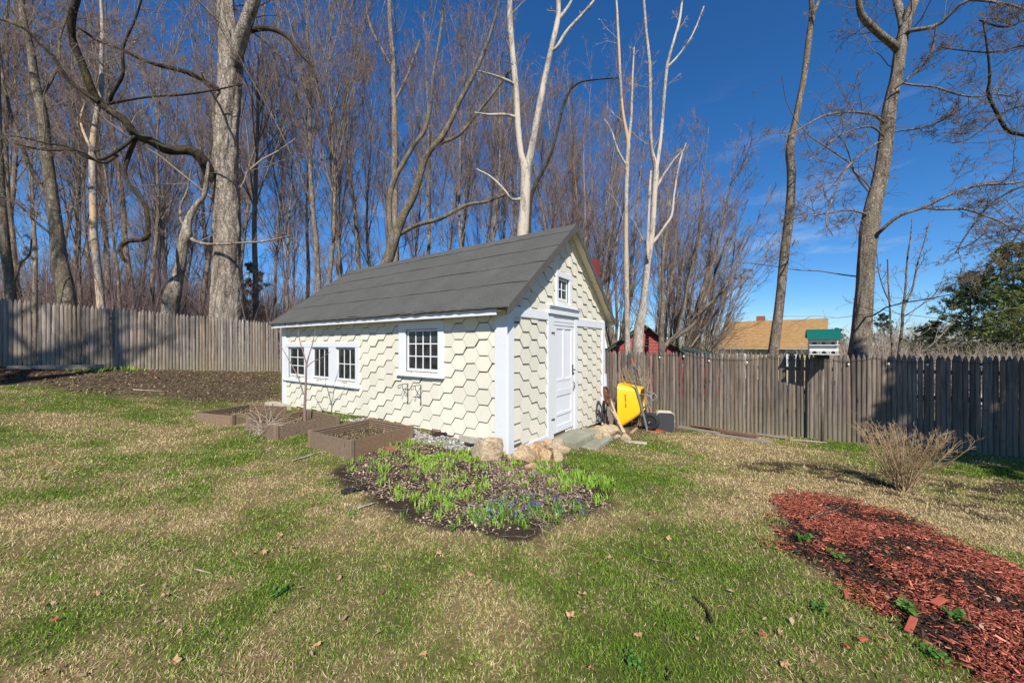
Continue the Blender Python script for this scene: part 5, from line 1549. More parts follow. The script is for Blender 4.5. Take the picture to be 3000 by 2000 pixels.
# the huge old maple left of the shed
traced('old_maple', 'massive old grey maple with mossy dark side limb behind left fence', 15.2, [
    ([(668, 1000, 58), (666, 930, 55), (664, 800, 48), (667, 717, 44), (664, 600, 41), (662, 516, 39), (662, 420, 36), (664, 344, 36), (670, 258, 36), (674, 172, 37), (672, 110, 34), (664, 57, 27), (660, 0, 25), (656, -120, 22), (650, -300, 16)], 0, 0),
    ([(672, 225, 18), (690, 165, 22), (706, 115, 22), (724, 60, 21), (745, 0, 20), (775, -90, 18), (800, -240, 13)], 0, -1.2),
    ([(662, 575, 15), (636, 530, 21), (612, 500, 21), (591, 465, 19), (557, 441, 17), (488, 439, 17), (442, 413, 17), (396, 396, 16), (367, 356, 15), (310, 316, 15), (275, 280, 16), (241, 189, 14), (212, 115, 14), (212, 46, 14), (228, -20, 13), (240, -150, 10)], 0, -3.2),
    ([(290, 300, 9), (235, 264, 8), (189, 218, 7), (155, 166, 7), (115, 126, 6), (75, 86, 5), (0, 57, 5), (-80, 30, 3)], -2.6, -4.2),
    ([(396, 405, 9), (376, 459, 8), (367, 510, 6), (390, 557, 6), (427, 608, 7), (434, 670, 8), (425, 700, 9), (373, 706, 9), (350, 729, 8), (358, 752, 8), (368, 766, 6)], -1.8, -2.4),
    ([(640, 262, 10), (600, 240, 9), (574, 224, 9), (540, 209, 9), (482, 195, 8), (425, 178, 7), (327, 132, 6), (287, 120, 5), (200, 60, 4)], -.5, -2.5),
    ([(726, 92, 9), (760, 84, 9), (797, 86, 8), (843, 109, 7), (886, 163, 6), (912, 190, 5), (930, 240, 3)], -.3, -1.8),
    ([(315, 305, 6), (380, 292, 5), (450, 283, 4), (540, 277, 4), (640, 262, 3), (712, 246, 2)], -2.4, -2.6),
    ([(322, 300, 7), (327, 281, 6), (346, 247, 6), (361, 212, 6), (361, 138, 5), (396, 57, 4), (420, -20, 3)], -2.4, -3.2),
    ([(396, 400, 7), (344, 442, 6), (280, 470, 5), (200, 430, 5), (132, 419, 4), (50, 400, 3), (-40, 396, 2)], -1.9, -3.6),
    ([(344, 455, 5), (300, 478, 5), (230, 442, 4), (130, 440, 4), (40, 420, 3)], -2.1, -4.0),
], M['bark_oak'], M['twig'], 31, tw(13, 8, 4, 2, t0=.30, len=.30, up=-.01), rough=.16, limb_mat=M['bark_dark'], furrow=.09, plain_limbs=(0,))

traced('broken_snag', 'hollow broken leaning snag left of the old maple', 14.6, [
    ([(497, 960, 28), (500, 895, 27), (508, 861, 25), (520, 815, 19), (530, 775, 17), (537, 717, 16), (545, 690, 18), (551, 648, 12), (574, 603, 9), (597, 574, 8), (608, 516, 7), (612, 470, 4)], 0, -.2),
    ([(545, 690, 7), (585, 712, 6), (640, 716, 5), (700, 712, 4), (780, 706, 3), (850, 690, 2)], 0, -.6),
    ([(540, 660, 5), (528, 640, 5), (530, 600, 4), (548, 560, 3), (560, 500, 2)], 0, 0),
], M['bark_oak'], M['twig'], 33, tw(4, 4, 3, 0, t0=.4), rough=.2)

traced('dead_tree', 'pale barkless dead trunk rising behind the left fence', 13.4, [
    ([(298, 960, 15), (296, 895, 14), (287, 800, 13), (276, 706, 13), (274, 640, 12), (273, 574, 13), (271, 480, 12), (272, 420, 11), (284, 330, 9), (297, 258, 8), (298, 172, 7), (300, 90, 6), (296, 0, 5), (292, -120, 3)], 0, .3),
    ([(270, 440, 5), (250, 400, 5), (236, 350, 4), (250, 300, 3)], 0, 0),
], M['bark_dead'], M['twig_pale'], 35, tw(5, 4, 3, 0, t0=.55, len=.12), rough=.1)

traced('curved_maple', 'big brown trunk curving up leftward at the left fence', 12.6, [
    ([(202, 960, 34), (198, 895, 32), (190, 830, 29), (178, 775, 26), (170, 715, 24), (164, 660, 22), (149, 545, 20), (138, 459, 19), (126, 344, 18), (103, 241, 16), (89, 143, 14), (70, 60, 12), (60, -20, 12), (50, -200, 9)], 0, -.4),
    ([(166, 700, 7), (155, 689, 6), (103, 649, 5), (57, 603, 4), (0, 574, 4), (-60, 560, 3)], 0, -1),
    ([(146, 580, 9), (130, 560, 9), (110, 530, 9), (80, 471, 8), (55, 400, 8), (34, 344, 7), (10, 240, 7), (-5, 120, 6), (-10, 0, 5)], 0, -.4),
    ([(116, 290, 6), (150, 235, 6), (172, 180, 5), (176, 110, 4), (200, 40, 4)], 0, .5),
], M['bark_grey'], M['twig'], 37, tw(12, 8, 5, 2, t0=.25, len=.24), rough=.1)
traced('edge_tree', 'brown trunk at the left picture edge behind the fence', 12.0, [
    ([(36, 950, 20), (34, 895, 19), (22, 780, 18), (11, 689, 18), (2, 560, 16), (-6, 400, 14), (-10, 200, 12), (-20, 0, 10), (-30, -150, 8)], 0, 0),
    ([(30, 860, 6), (50, 800, 6), (60, 770, 5), (88, 745, 4), (92, 700, 3)], 0, 0),
], M['bark_grey'], M['twig'], 39, tw(9, 7, 5, 3, t0=.35, len=.2))

# curved twin-stemmed maple right behind the shed roof
traced('twin_maple', 'mossy twin-stemmed maple curving right above the shed roof', 15.5, [
    ([(1120, 900, 17), (1128, 800, 16), (1140, 750, 16), (1159, 689, 15), (1182, 631, 12), (1211, 574, 11), (1234, 499, 10), (1251, 453, 9), (1302, 390, 8), (1349, 293, 6), (1390, 215, 6), (1417, 155, 5), (1446, 69, 4), (1470, -30, 3)], 0, -.5),
    ([(1152, 715, 9), (1142, 660, 8), (1142, 574, 8), (1158, 520, 8), (1176, 488, 7), (1210, 430, 6), (1245, 379, 6), (1262, 300, 5), (1268, 230, 4), (1290, 100, 4), (1300, 0, 3)], 0, .5),
    ([(1262, 440, 6), (1290, 420, 5), (1345, 395, 5), (1400, 330, 4), (1440, 280, 4), (1500, 200, 3)], 0, -.8),
    ([(1165, 690, 6), (1220, 660, 6), (1290, 640, 6), (1370, 600, 5), (1430, 590, 4), (1500, 560, 3)], 0, -1),
], M['bark_grey'], M['twig'], 41, tw(9, 8, 5, 2, t0=.35, len=.26))
traced('straight_maple', 'straight slender maple above the middle of the shed roof', 17.5, [
    ([(1160, 900, 10), (1159, 763, 10), (1157, 640, 9), (1156, 516, 9), (1157, 430, 9), (1156, 344, 8), (1153, 250, 7), (1151, 172, 7), (1142, 60, 6), (1140, -60, 5), (1138, -250, 3)], 0, 0),
    ([(1150, 200, 4), (1110, 130, 4), (1080, 60, 3), (1070, -40, 2)], 0, 0), ([(1154, 300, 4), (1190, 230, 3), (1230, 120, 3)], 0, 0),
], M['bark_wood'], M['twig_red'], 43, tw(15, 7, 5, 2, t0=.25, len=.22, up=.08))

# white dead tree behind the ridge
traced('white_dead_tree', 'tall bleached dead tree forking in two behind the shed ridge', 12.8, [
    ([(1528, 900, 18), (1530, 760, 17), (1531, 689, 17), (1537, 593, 15), (1540, 510, 14), (1526, 447, 9), (1516, 351, 9), (1512, 268, 9), (1502, 160, 8), (1494, 64, 8), (1493, -10, 7), (1490, -160, 5)], 0, 0),
    ([(1541, 525, 12), (1548, 480, 11), (1553, 459, 11), (1563, 410, 10), (1572, 357, 10), (1591, 255, 9), (1614, 147, 8), (1630, 80, 8), (1636, 40, 7), (1637, -20, 7), (1650, -140, 4)], 0, .2),
    ([(1616, 150, 5), (1632, 138, 5), (1655, 100, 5), (1674, 77, 5), (1710, 38, 4), (1748, -5, 4)], .1, -.3),
    ([(1634, 60, 5), (1650, 40, 5), (1672, 8, 4), (1690, -40, 3)], .2, .4),
    ([(1510, 250, 4), (1490, 238, 4), (1450, 222, 3), (1400, 208, 2)], 0, -.6),
    ([(1516, 345, 4), (1480, 336, 4), (1430, 336, 3), (1390, 330, 2)], 0, -.8),
    ([(1538, 580, 5), (1500, 585, 4), (1480, 560, 4), (1440, 520, 3), (1395, 495, 2)], 0, -.6),
], M['bark_pale'], M['twig_pale'], 45, tw(4, 4, 3, 0, t0=.35, len=.12), rough=.06)
traced('dark_leaning_stem', 'thin dark stem leaning right beside the white dead tree', 12.9, [
    ([(1552, 640, 5), (1556, 580, 5), (1570, 540, 5), (1611, 459, 4), (1636, 370, 4), (1650, 310, 4), (1674, 255, 3), (1680, 230, 2)], 0, 0),
    ([(1672, 262, 3), (1700, 240, 3), (1760, 232, 2), (1815, 228, 2)], 0, -.4),
], M['bark_dark'], M['twig_dark'], 46, tw(4, 4, 3, 0, t0=.3))
# the two dead stems right of the shed
traced('orange_dead_stem', 'slim dead stem stripped to orange wood right of the shed', 11.6, [
    ([(1838, 1010, 9), (1837, 960, 8), (1835, 829, 8), (1834, 740, 7), (1834, 670, 6), (1835, 560, 6), (1839, 450, 6), (1840, 415, 6), (1825, 330, 4), (1818, 242, 4), (1812, 120, 4), (1806, 0, 3), (1800, -90, 2)], 0, 0),
    ([(1841, 420, 5), (1848, 360, 4), (1850, 332, 4), (1853, 230, 3), (1858, 140, 2)], 0, 0), ([(1832, 480, 3), (1810, 440, 3), (1790, 380, 2), (1770, 350, 2)], 0, 0),
], M['bark_dead'], M['twig_pale'], 47, tw(4, 4, 3, 0, t0=.35, len=.12), rough=.06)
traced('pale_split_tree', 'pale tree with peeling bark splitting into tall twin stems', 12.4, [
    ([(1868, 1020, 17), (1872, 960, 15), (1885, 893, 12), (1892, 820, 10), (1898, 766, 9), (1908, 702, 9), (1914, 640, 8), (1917, 574, 8), (1922, 500, 8), (1910, 440, 5), (1906, 383, 5), (1905, 280, 5), (1903, 191, 5), (1893, 90, 4), (1886, 0, 4), (1880, -80, 3)], 0, 0),
    ([(1921, 510, 6), (1930, 450, 6), (1938, 383, 5), (1946, 280, 5), (1955, 191, 5), (1974, 120, 4), (1990, 64, 4), (2000, -10, 3), (2010, -80, 2)], 0, .2),
    ([(1900, 760, 5), (1897, 720, 5), (1900, 640, 4), (1903, 560, 4), (1907, 500, 3)], -.2, -.2),
    ([(1909, 715, 5), (1930, 690, 5), (1950, 660, 4), (1968, 630, 4), (1975, 570, 3), (1990, 480, 3), (2010, 420, 2)], 0, 0),
    ([(1918, 560, 4), (1940, 520, 4), (1970, 475, 3), (2000, 440, 2)], 0, .2), ([(1953, 200, 3), (1990, 160, 3), (2030, 100, 2), (2062, 20, 2)], .2, .3),
], M['bark_pale'], M['twig_pale'], 49, tw(6, 5, 4, 2, t0=.35, len=.13), rough=.08)
# right side trees
traced('thin_leaning_tree', 'thin pale-barked tree leaning right behind the right fence', 10.2, [
    ([(2262, 1060, 17), (2270, 995, 16), (2283, 893, 14), (2296, 766, 14), (2312, 638, 14), (2318, 542, 13), (2319, 491, 14), (2315, 434, 13), (2334, 338, 10), (2356, 223, 10), (2372, 96, 10), (2379, 42, 9), (2376, -20, 7), (2370, -160, 5)], 0, 0),
    ([(2380, 45, 6), (2394, 15, 6), (2408, -15, 5), (2440, -90, 4)], 0, 0),
], M['bark_walnut'], M['twig'], 51, tw(6, 6, 4, 2, t0=.15, len=.10), rough=.12)
traced('walnut_tree', 'stout furrowed-bark tree with spreading dark limbs behind right fence', 9.6, [
    ([(2510, 1080, 36), (2522, 995, 32), (2532, 861, 28), (2541, 734, 28), (2548, 670, 30), (2557, 606, 27), (2583, 498, 25), (2596, 396, 24), (2608, 306, 22), (2627, 223, 21), (2640, 128, 20), (2659, 51, 17), (2685, -13, 15), (2720, -140, 12), (2740, -280, 9)], 0, 0),
    ([(2634, 150, 14), (2616, 130, 14), (2596, 115, 13), (2545, 70, 12), (2522, 40, 11), (2516, 0, 10), (2514, -80, 8), (2490, -200, 6)], 0, -.6),
    ([(2645, 80, 14), (2640, 50, 14), (2634, 26, 14), (2624, -15, 12), (2600, -150, 9)], 0, .8),
    ([(2656, 95, 8), (2680, 88, 8), (2742, 77, 8), (2781, 45, 7), (2810, 15, 6), (2850, 0, 6), (2960, 15, 5), (3060, 50, 4)], -.1, -1.2),
    ([(2562, 695, 8), (2585, 672, 7), (2634, 632, 7), (2710, 606, 6), (2774, 574, 6), (2870, 542, 6), (2960, 538, 5), (3060, 520, 4)], -.1, -1.8),
    ([(2700, 608, 5), (2760, 614, 5), (2825, 612, 5), (2880, 630, 4), (2934, 651, 4), (3010, 690, 3)], -.8, -1.6),
    ([(2588, 360, 6), (2570, 343, 5), (2538, 332, 5), (2474, 329, 4), (2411, 341, 4), (2347, 376, 3), (2300, 400, 2)], 0, -1.4),
    ([(2545, 630, 4), (2519, 622, 4), (2481, 616, 3), (2423, 625, 3), (2340, 638, 2), (2290, 650, 2)], 0, -1.0),
    ([(2585, 415, 4), (2560, 425, 4), (2487, 485, 4), (2455, 542, 3), (2427, 612, 3), (2420, 650, 2), (2440, 690, 2)], 0, -1.2),
    ([(2590, 400, 4), (2555, 372, 4), (2500, 380, 3), (2440, 410, 3), (2395, 450, 2), (2370, 470, 2)], -.1, -1.6),
    ([(2620, 260, 5), (2647, 240, 5), (2690, 205, 5), (2715, 180, 5), (2735, 130, 4), (2742, 80, 3)], -.2, -.8),
    ([(2625, 240, 4), (2680, 250, 4), (2740, 255, 4), (2800, 275, 4), (2860, 285, 3), (2920, 275, 3), (2990, 290, 2)], .2, -1.0),
    ([(2600, 390, 3), (2660, 380, 3), (2720, 370, 3), (2780, 340, 2), (2830, 310, 2)], 0, -1.2),
], M['bark_walnut'], M['twig_dark'], 53, tw(13, 6, 4, 2, t0=.2, len=.34, wob=.18), rough=.09, furrow=.05)
traced('offside_tree', 'dark limbs reaching in from the right picture edge', 9.0, [
    ([(3230, 1080, 26), (3220, 900, 24), (3200, 700, 22), (3180, 500, 20), (3170, 300, 18), (3165, 100, 15), (3160, -150, 10)], 0, 0),
    ([(3175, 440, 12), (3090, 420, 10), (3000, 395, 9), (2953, 383, 8), (2921, 332, 7), (2895, 274, 6), (2900, 230, 5), (2895, 160, 4), (2880, 60, 3)], 0, -.8),
    ([(3166, 200, 8), (3080, 150, 6), (3000, 134, 5), (2921, 153, 4), (2838, 150, 3), (2760, 140, 2)], 0, -.8),
    ([(3190, 640, 8), (3090, 670, 7), (3000, 708, 6), (2914, 759, 5), (2885, 800, 4), (2857, 836, 3), (2840, 850, 2)], 0, -.8),
    ([(3180, 540, 7), (3090, 545, 6), (3000, 545, 5), (2900, 600, 4), (2830, 690, 3), (2800, 740, 2)], 0, -1.0),
    ([(3168, 320, 7), (3080, 300, 6), (3000, 310, 5), (2940, 330, 4), (2850, 400, 3), (2790, 420, 2)], 0, -.6),
    ([(3164, 60, 7), (3080, 20, 6), (3000, 60, 5), (2940, 80, 4), (2870, 60, 3)], 0, -.4),
    ([(3185, 580, 6), (3100, 600, 5), (3020, 640, 4), (2960, 720, 3), (2930, 800, 2)], 0, -.6),
], M['bark_dark'], M['twig_dark'], 55, tw(13, 7, 4, 2, t0=.15, len=.36, wob=.18))
for nm, lab, st_, sd in (('sapling', 'forked grey sapling just right of the stout tree', [([(2632, 1060, 6), (2634, 1035, 5.5), (2643, 957, 5), (2645, 912, 5), (2652, 856, 4), (2656, 789, 3), (2660, 745, 3), (2667, 700, 2), (2672, 640, 1.5)], 0, 0), ([(2645, 910, 4), (2660, 875, 3.5), (2674, 845, 3), (2687, 778, 3), (2704, 722, 2), (2720, 660, 1.5)], 0, .2), ([(2644, 930, 2.5), (2690, 900, 2), (2740, 860, 2), (2770, 800, 1)], 0, -.2)], 57),
                         ('sapling', 'slim reddish sapling between stout tree and forked sapling', [([(2616, 1060, 4), (2614, 1035, 3.5), (2609, 945, 3.2), (2606, 890, 3), (2602, 820, 2.5), (2600, 760, 2)], 0, 0), ([(2606, 885, 2), (2590, 850, 2), (2575, 800, 1.5), (2568, 740, 1)], 0, 0)], 58),
                         ('sapling', 'low pale sapling leaning right above the right fence', [([(2690, 1040, 2.5), (2740, 1000, 2.5), (2790, 945, 2.2), (2820, 905, 1.5)], 0, 0), ([(2700, 1030, 2), (2780, 1010, 2), (2830, 995, 1)], 0, 0)], 59)):
    traced(nm, lab, 11.5, st_, M['bark_grey'], M['twig'], sd, tw(7, 4, 3, 0, t0=.25, len=.26, up=.09), cat='sapling', group='saplings behind the right fence')

# stooled trees fanning out right of the shed: many ascending stems from one foot
def fan_tree(px, Y, n, H, spread, lean, seed, label, bark=None):
    rng = np.random.default_rng(seed)
    x = (px - CX) / F * Y; zb = gz(x, Y)
    root = empty('fan_tree', (x, Y, zb), 0, label, 'tree', 'fan-shaped trees beyond the red outbuilding')
    stems = []
    for i in range(n):
        a = rng.uniform(0, 2 * math.pi); s = rng.uniform(.15, 1) * spread
        d = np.array([math.cos(a) * s + lean, math.sin(a) * s * .7, 1.0]); d /= np.linalg.norm(d)
        h = H * rng.uniform(.65, 1.0); k = 12; p = np.array([rng.normal(0, .12), rng.normal(0, .12), -.1]); pts = [p]
        for j in range(k - 1):
            d = d + np.array([0, 0, .035]) + rng.normal(0, .05, 3); d /= np.linalg.norm(d); p = p + d * h / (k - 1); pts.append(p)
        stems.append(pts)
    Ps = np.array(stems); Rs = np.linspace(1, .12, 12)[None] * rng.uniform(.045, .10, (n, 1)) * H / 13
    for a_, b_ in zip(Ps, Rs):
        V, Fq = tubes(a_[None], b_[None], 7); link('stem', np_mesh('stem', V, 4, Fq, bark or M['bark_wood'], True), root)
    l1, r1 = grow(rng, Ps, Rs, 12, .12, 1, (.48, .15), .36, 7, (.25, .5), .25, .06, .08)
    l2, r2 = grow(rng, l1, r1, 9, .1, 1, (.5, .2), .42, 4, (.4, .7), .3, .07, .12)
    l3, r3 = grow(rng, l2, r2, 6, .1, 1, (.5, .2), .5, 2, (.4, .7), .4, .07, .12)
    link('branches', mesh_strands('branches', [(l1, np.maximum(r1, .008), 4)], M['bark_wood']), root)
    link('crown', mesh_strands('crown', [(l2, np.maximum(r2, .005), 3), (l3, np.maximum(r3, .0036), 3)], M['twig_red']), root)
fan_tree(1945, 17.5, 10, 14.0, .58, .30, 61, 'fan-shaped bare tree whose boughs rise beside the red outbuilding')
fan_tree(1800, 21.0, 10, 19.0, .36, .05, 62, 'tall fan-shaped bare tree right behind the shed gable')
fan_tree(1990, 22.0, 11, 15.0, .56, .24, 63, 'wide fan-shaped bare tree between outbuilding and tan house')
fan_tree(1690, 18.5, 9, 17.0, .36, .03, 64, 'fan-shaped bare tree above the shed roof peak')
fan_tree(2060, 26.0, 9, 11.5, .55, .10, 65, 'lower fan-shaped bare tree left of the tan house')
fan_tree(2030, 19.0, 9, 10.5, .60, .26, 67, 'low fan-shaped bare tree leaning towards the tan house')
traced('forked_tree', 'forked brown trunk in front of the red outbuilding', 13.6, [
    ([(1938, 1050, 10), (1938, 1020, 10), (1937, 980, 8), (1940, 930, 7), (1942, 880, 6), (1941, 780, 5), (1950, 680, 4), (1965, 560, 3), (1990, 450, 2)], 0, 0),
    ([(1940, 1025, 9), (1952, 1008, 8), (1987, 980, 8), (2010, 968, 7), (2031, 950, 7), (2045, 925, 6), (2060, 890, 5), (2085, 820, 4), (2120, 740, 3), (2160, 670, 2)], 0, 0),
    ([(1988, 978, 6), (1992, 950, 5), (2005, 900, 5), (2015, 830, 4), (2040, 740, 3), (2060, 650, 2)], 0, .2),
    ([(2045, 925, 4), (2090, 880, 4), (2140, 830, 3), (2190, 790, 2)], 0, -.3),
], M['bark_grey'], M['twig'], 66, tw(8, 7, 5, 2, t0=.25, len=.30, up=.05))

# ------------------------------------------------------------------ the woodland: a few grown trees, copied as individuals
def wood_variant(seed, H=19.0, fork=.42, n1=13, spread=.42, r0=.17, lean=.0):
    rng = np.random.default_rng(seed)
    k = 18; p = np.zeros(3); d = np.array([lean, 0, 1.0]); d /= np.linalg.norm(d); tr = [p]
    for j in range(k - 1):
        d = d + rng.normal(0, .028, 3) + np.array([0, 0, .02]); d /= np.linalg.norm(d); p = p + d * H * .92 / (k - 1); tr.append(p)
    Pt = np.array(tr)[None]; Rt = (r0 * (1 - .93 * np.linspace(0, 1, k) ** 1.1))[None]
    rp, rr = resample(Pt[0], Rt[0], 40); rr[:3] *= np.array([1.35, 1.15, 1.05])
    V, Fq = rough_trunk(rp, rr, 9, .08, seed)
    m1 = np_mesh('trunk', V, 4, Fq, M['bark_wood'], True)
    l1, r1 = grow(rng, Pt, Rt, n1, fork, .97, (spread, .10), .46, 9, (.38, .60), .15, .06, .05)
    l2, r2 = grow(rng, l1, r1, 9, .10, 1, (.46, .15), .42, 6, (.32, .52), .25, .06, .08)
    l3, r3 = grow(rng, l2, r2, 7, .1, 1, (.5, .2), .50, 3, (.4, .7), .3, .06, .10)
    l4, r4 = grow(rng, l3, r3, 3, .1, 1, (.5, .2), .55, 2, (.4, .8), .5, .06, .1)
    low, rl = grow(rng, Pt, Rt, 12, .12, fork, (1.0, .25), .14, 6, (.08, .16), .3, .03, .14)
    low2, rl2 = grow(rng, low, rl, 7, .2, 1, (.7, .2), .4, 4, (.4, .7), .4, .03, .14)
    m2 = mesh_strands('branches', [(l1, np.maximum(r1, .014), 6), (l2, np.maximum(r2, .008), 4), (low, np.maximum(rl, .007), 4)], M['bark_wood'])
    m3 = mesh_strands('crown', [(l3, np.maximum(r3, .0042), 3), (l4, np.maximum(r4, .003), 3), (low2, np.maximum(rl2, .0045), 3)], M['twig_red'])
    return m1, m2, m3
VARS = [wood_variant(201, 21, .34, 15, .32, .135), wood_variant(202, 19, .25, 18, .38, .11), wood_variant(203, 22, .42, 14, .30, .15, .05), wood_variant(204, 18, .22, 18, .36, .10, -.06), wood_variant(205, 20, .30, 16, .42, .125), wood_variant(206, 16, .18, 18, .32, .085, .04)]
SHADE = wood_variant(209, 15, .30, 13, .75, .42)  # thick-limbed form made to throw branch shadows on the left fence
def put_tree(vi, x, y, sc, rz, label, group, sub=.0):
    root = empty('woodland_tree', (x, y, gz(x, y) - sub), rz, label, 'tree', group)
    root.scale = (sc, sc, sc)
    v_ = SHADE if vi < 0 else VARS[vi]
    link('trunk', v_[0], root); link('branches', v_[1], root); link('crown', v_[2], root)
    return root
rng = np.random.default_rng(70)
# (pixel column, depth, scale, variant)
woods = []
for px, Y, sc, vi in ((757, 17.5, 1.0, 0), (800, 20.5, .95, 1), (845, 18.5, .9, 3), (900, 22, 1.0, 2), (940, 17.2, 1.0, 0), (953, 17.4, .95, 4), (1021, 18.2, .92, 1), (1075, 20, .95, 2), (1240, 19.5, 1.0, 0), (1290, 18.2, .95, 5), (1330, 21, 1, 2), (1370, 18.5, .9, 4), (1420, 20, .95, 1), (1465, 22, 1, 0), (1500, 19, .85, 3), (1590, 20, .9, 4), (1640, 23, .9, 1), (1720, 25, .8, 4),
                      (580, 18.5, 1, 4), (620, 21, .95, 0), (440, 17, .92, 1), (400, 19.5, 1, 2), (360, 16.2, .9, 5), (320, 18.5, 1, 0), (240, 17.5, .95, 3), (210, 20, 1, 4), (110, 15.5, .95, 5), (60, 17.2, 1, 0), (20, 20, 1, 2), (-60, 16, 1, 4), (470, 22, 1.0, 3), (530, 20, .95, 5), (690, 20, .95, 1), (720, 23, 1, 0), (1110, 23, 1, 4), (1190, 24, 1, 1), (-150, 19, 1, 0), (280, 23, 1, 1), (150, 24, 1, 2), (500, 24, 1, 4), (860, 24, 1, 5), (985, 21, 1, 3), (1130, 20, .95, 3), (1400, 24, 1, 2), (1550, 24, .95, 2), (1620, 18.5, .8, 5), (1690, 22, .85, 3)):
    woods.append(((px - CX) / F * Y, Y, sc, vi, 'near'))
for i in range(26):
    px = rng.uniform(-200, 1750); Y = rng.uniform(26, 46)
    woods.append(((px - CX) / F * Y, Y, rng.uniform(.8, 1.0), int(rng.integers(0, 6)), 'far'))
ORD = ['first', 'second', 'third', 'fourth', 'fifth', 'sixth', 'seventh', 'eighth', 'ninth', 'tenth', 'eleventh', 'twelfth', 'thirteenth', 'fourteenth', 'fifteenth', 'sixteenth', 'seventeenth', 'eighteenth', 'nineteenth', 'twentieth']
cnt = {}
for x, y, sc, vi, z in sorted(woods, key=lambda w: w[0] / w[1]):
    px = x / y * F + CX
    if z == 'near':
        zone = 'left of the old maple' if px < 664 else 'between old maple and shed roof end' if px < 1030 else 'above the shed roof' if px < 1530 else 'right of the white dead tree'
        k = cnt[zone] = cnt.get(zone, -1) + 1
        lab = 'slender bare woodland tree, ' + ORD[k] + ' from left of those ' + zone
    else:
        lab = 'bare tree deep in the woodland, small and thin in the distance'
    put_tree(vi, x, y, sc * rng.uniform(.94, 1.06), rng.uniform(0, 6.28), lab, 'woodland trees' if z == 'near' else 'distant woodland trees')
# unseen trees added left of the photographer; invented boughs shade the left fence
for x, y, sc, vi, rz in ((-13.2, .8, 1.0, -1, .4), (-16.5, 2.0, 1.0, -1, 2.2), (-10.6, -2.0, 1.05, -1, 4.0)):
    put_tree(vi, x, y, sc, rz, 'unseen bare tree of invented form, added outside the left picture edge to shade the fence', 'trees outside the picture')

# low brush behind the fences
def brush_mesh(seed, n, H, spread, mat, fan=.5, twigs=6):
    rng = np.random.default_rng(seed)
    a = rng.uniform(0, 6.28, n); s = rng.uniform(0, 1, n) * fan
    p = np.c_[rng.normal(0, spread, n), rng.normal(0, spread, n), np.full(n, -.04)]; d = unit(np.c_[np.cos(a) * s, np.sin(a) * s, np.ones(n)])
    out = [p]; h = rng.uniform(.55, 1, n) * H
    for j in range(6):
        d = unit(d + rng.normal(0, .09, p.shape) + np.array([0, 0, .01])); out.append(out[-1] + d * (h / 6)[:, None])
    Ps = np.stack(out, 1); Rs = np.linspace(1, .25, 7)[None] * rng.uniform(.004, .009, (n, 1)) * (H / 1.4) ** .5
    l1, r1 = grow(rng, Ps, Rs, twigs, .2, 1, (.6, .2), .35, 4, (.45, .75), .4, .03, .16)
    l2, r2 = grow(rng, l1, r1, 3, .2, 1, (.6, .2), .5, 3, (.5, .8), .5, .03, .16)
    return mesh_strands('stems', [(Ps, np.maximum(Rs, .003), 5), (l1, np.maximum(r1, .002), 3), (l2, np.maximum(r2, .0015), 3)], mat)
BR = [brush_mesh(301, 110, 3.2, .7, M['twig_pale'], .5), brush_mesh(302, 110, 2.9, .9, M['twig'], .6), brush_mesh(303, 60, 3.0, 1.0, M['twig_red'], .55)]
rng = np.random.default_rng(71)
for i, (px, Y) in enumerate([(2450, 20), (2500, 22), (2560, 18), (2600, 23), (2660, 20), (2720, 22), (2780, 17), (2830, 20), (2890, 17), (2950, 19), (3010, 17), (2920, 14), (2990, 13), (2860, 15), (2040, 20), (2080, 23), (1960, 22), (2040, 36), (2090, 40), (2440, 38), (2480, 44), (2530, 36), (2610, 40), (2680, 37), (2750, 42), (2830, 36), (2900, 40), (2980, 36)]):
    x = (px - CX) / F * Y
    o = link('brush', BR[i % 2], None, (x, Y, gz(x, Y)), (0, 0, rng.uniform(0, 6.28)), (1.3, 1.3, rng.uniform(.85, 1.1) * (.80 if px > 2750 else 1.0)) if Y < 30 else (3.2, 3.2, rng.uniform(1.5, 1.9)))
    tag(o, 'tan leafless brush thicket showing just above the right fence', 'brush', 'brush behind the right fence')
for i in range(62):
    px = rng.uniform(-150, 1000) if i < 44 else rng.uniform(700, 1600); Y = rng.uniform(17, 36); x = (px - CX) / F * Y
    o = link('brush', BR[2], None, (x, Y, gz(x, Y)), (0, 0, rng.uniform(0, 6.28)), (1.8, 1.8, rng.uniform(1.2, 2.0) * (1.25 if px < 800 else .9)))
    tag(o, 'leafless understorey brush low among the woodland trunks', 'brush', 'woodland understorey')

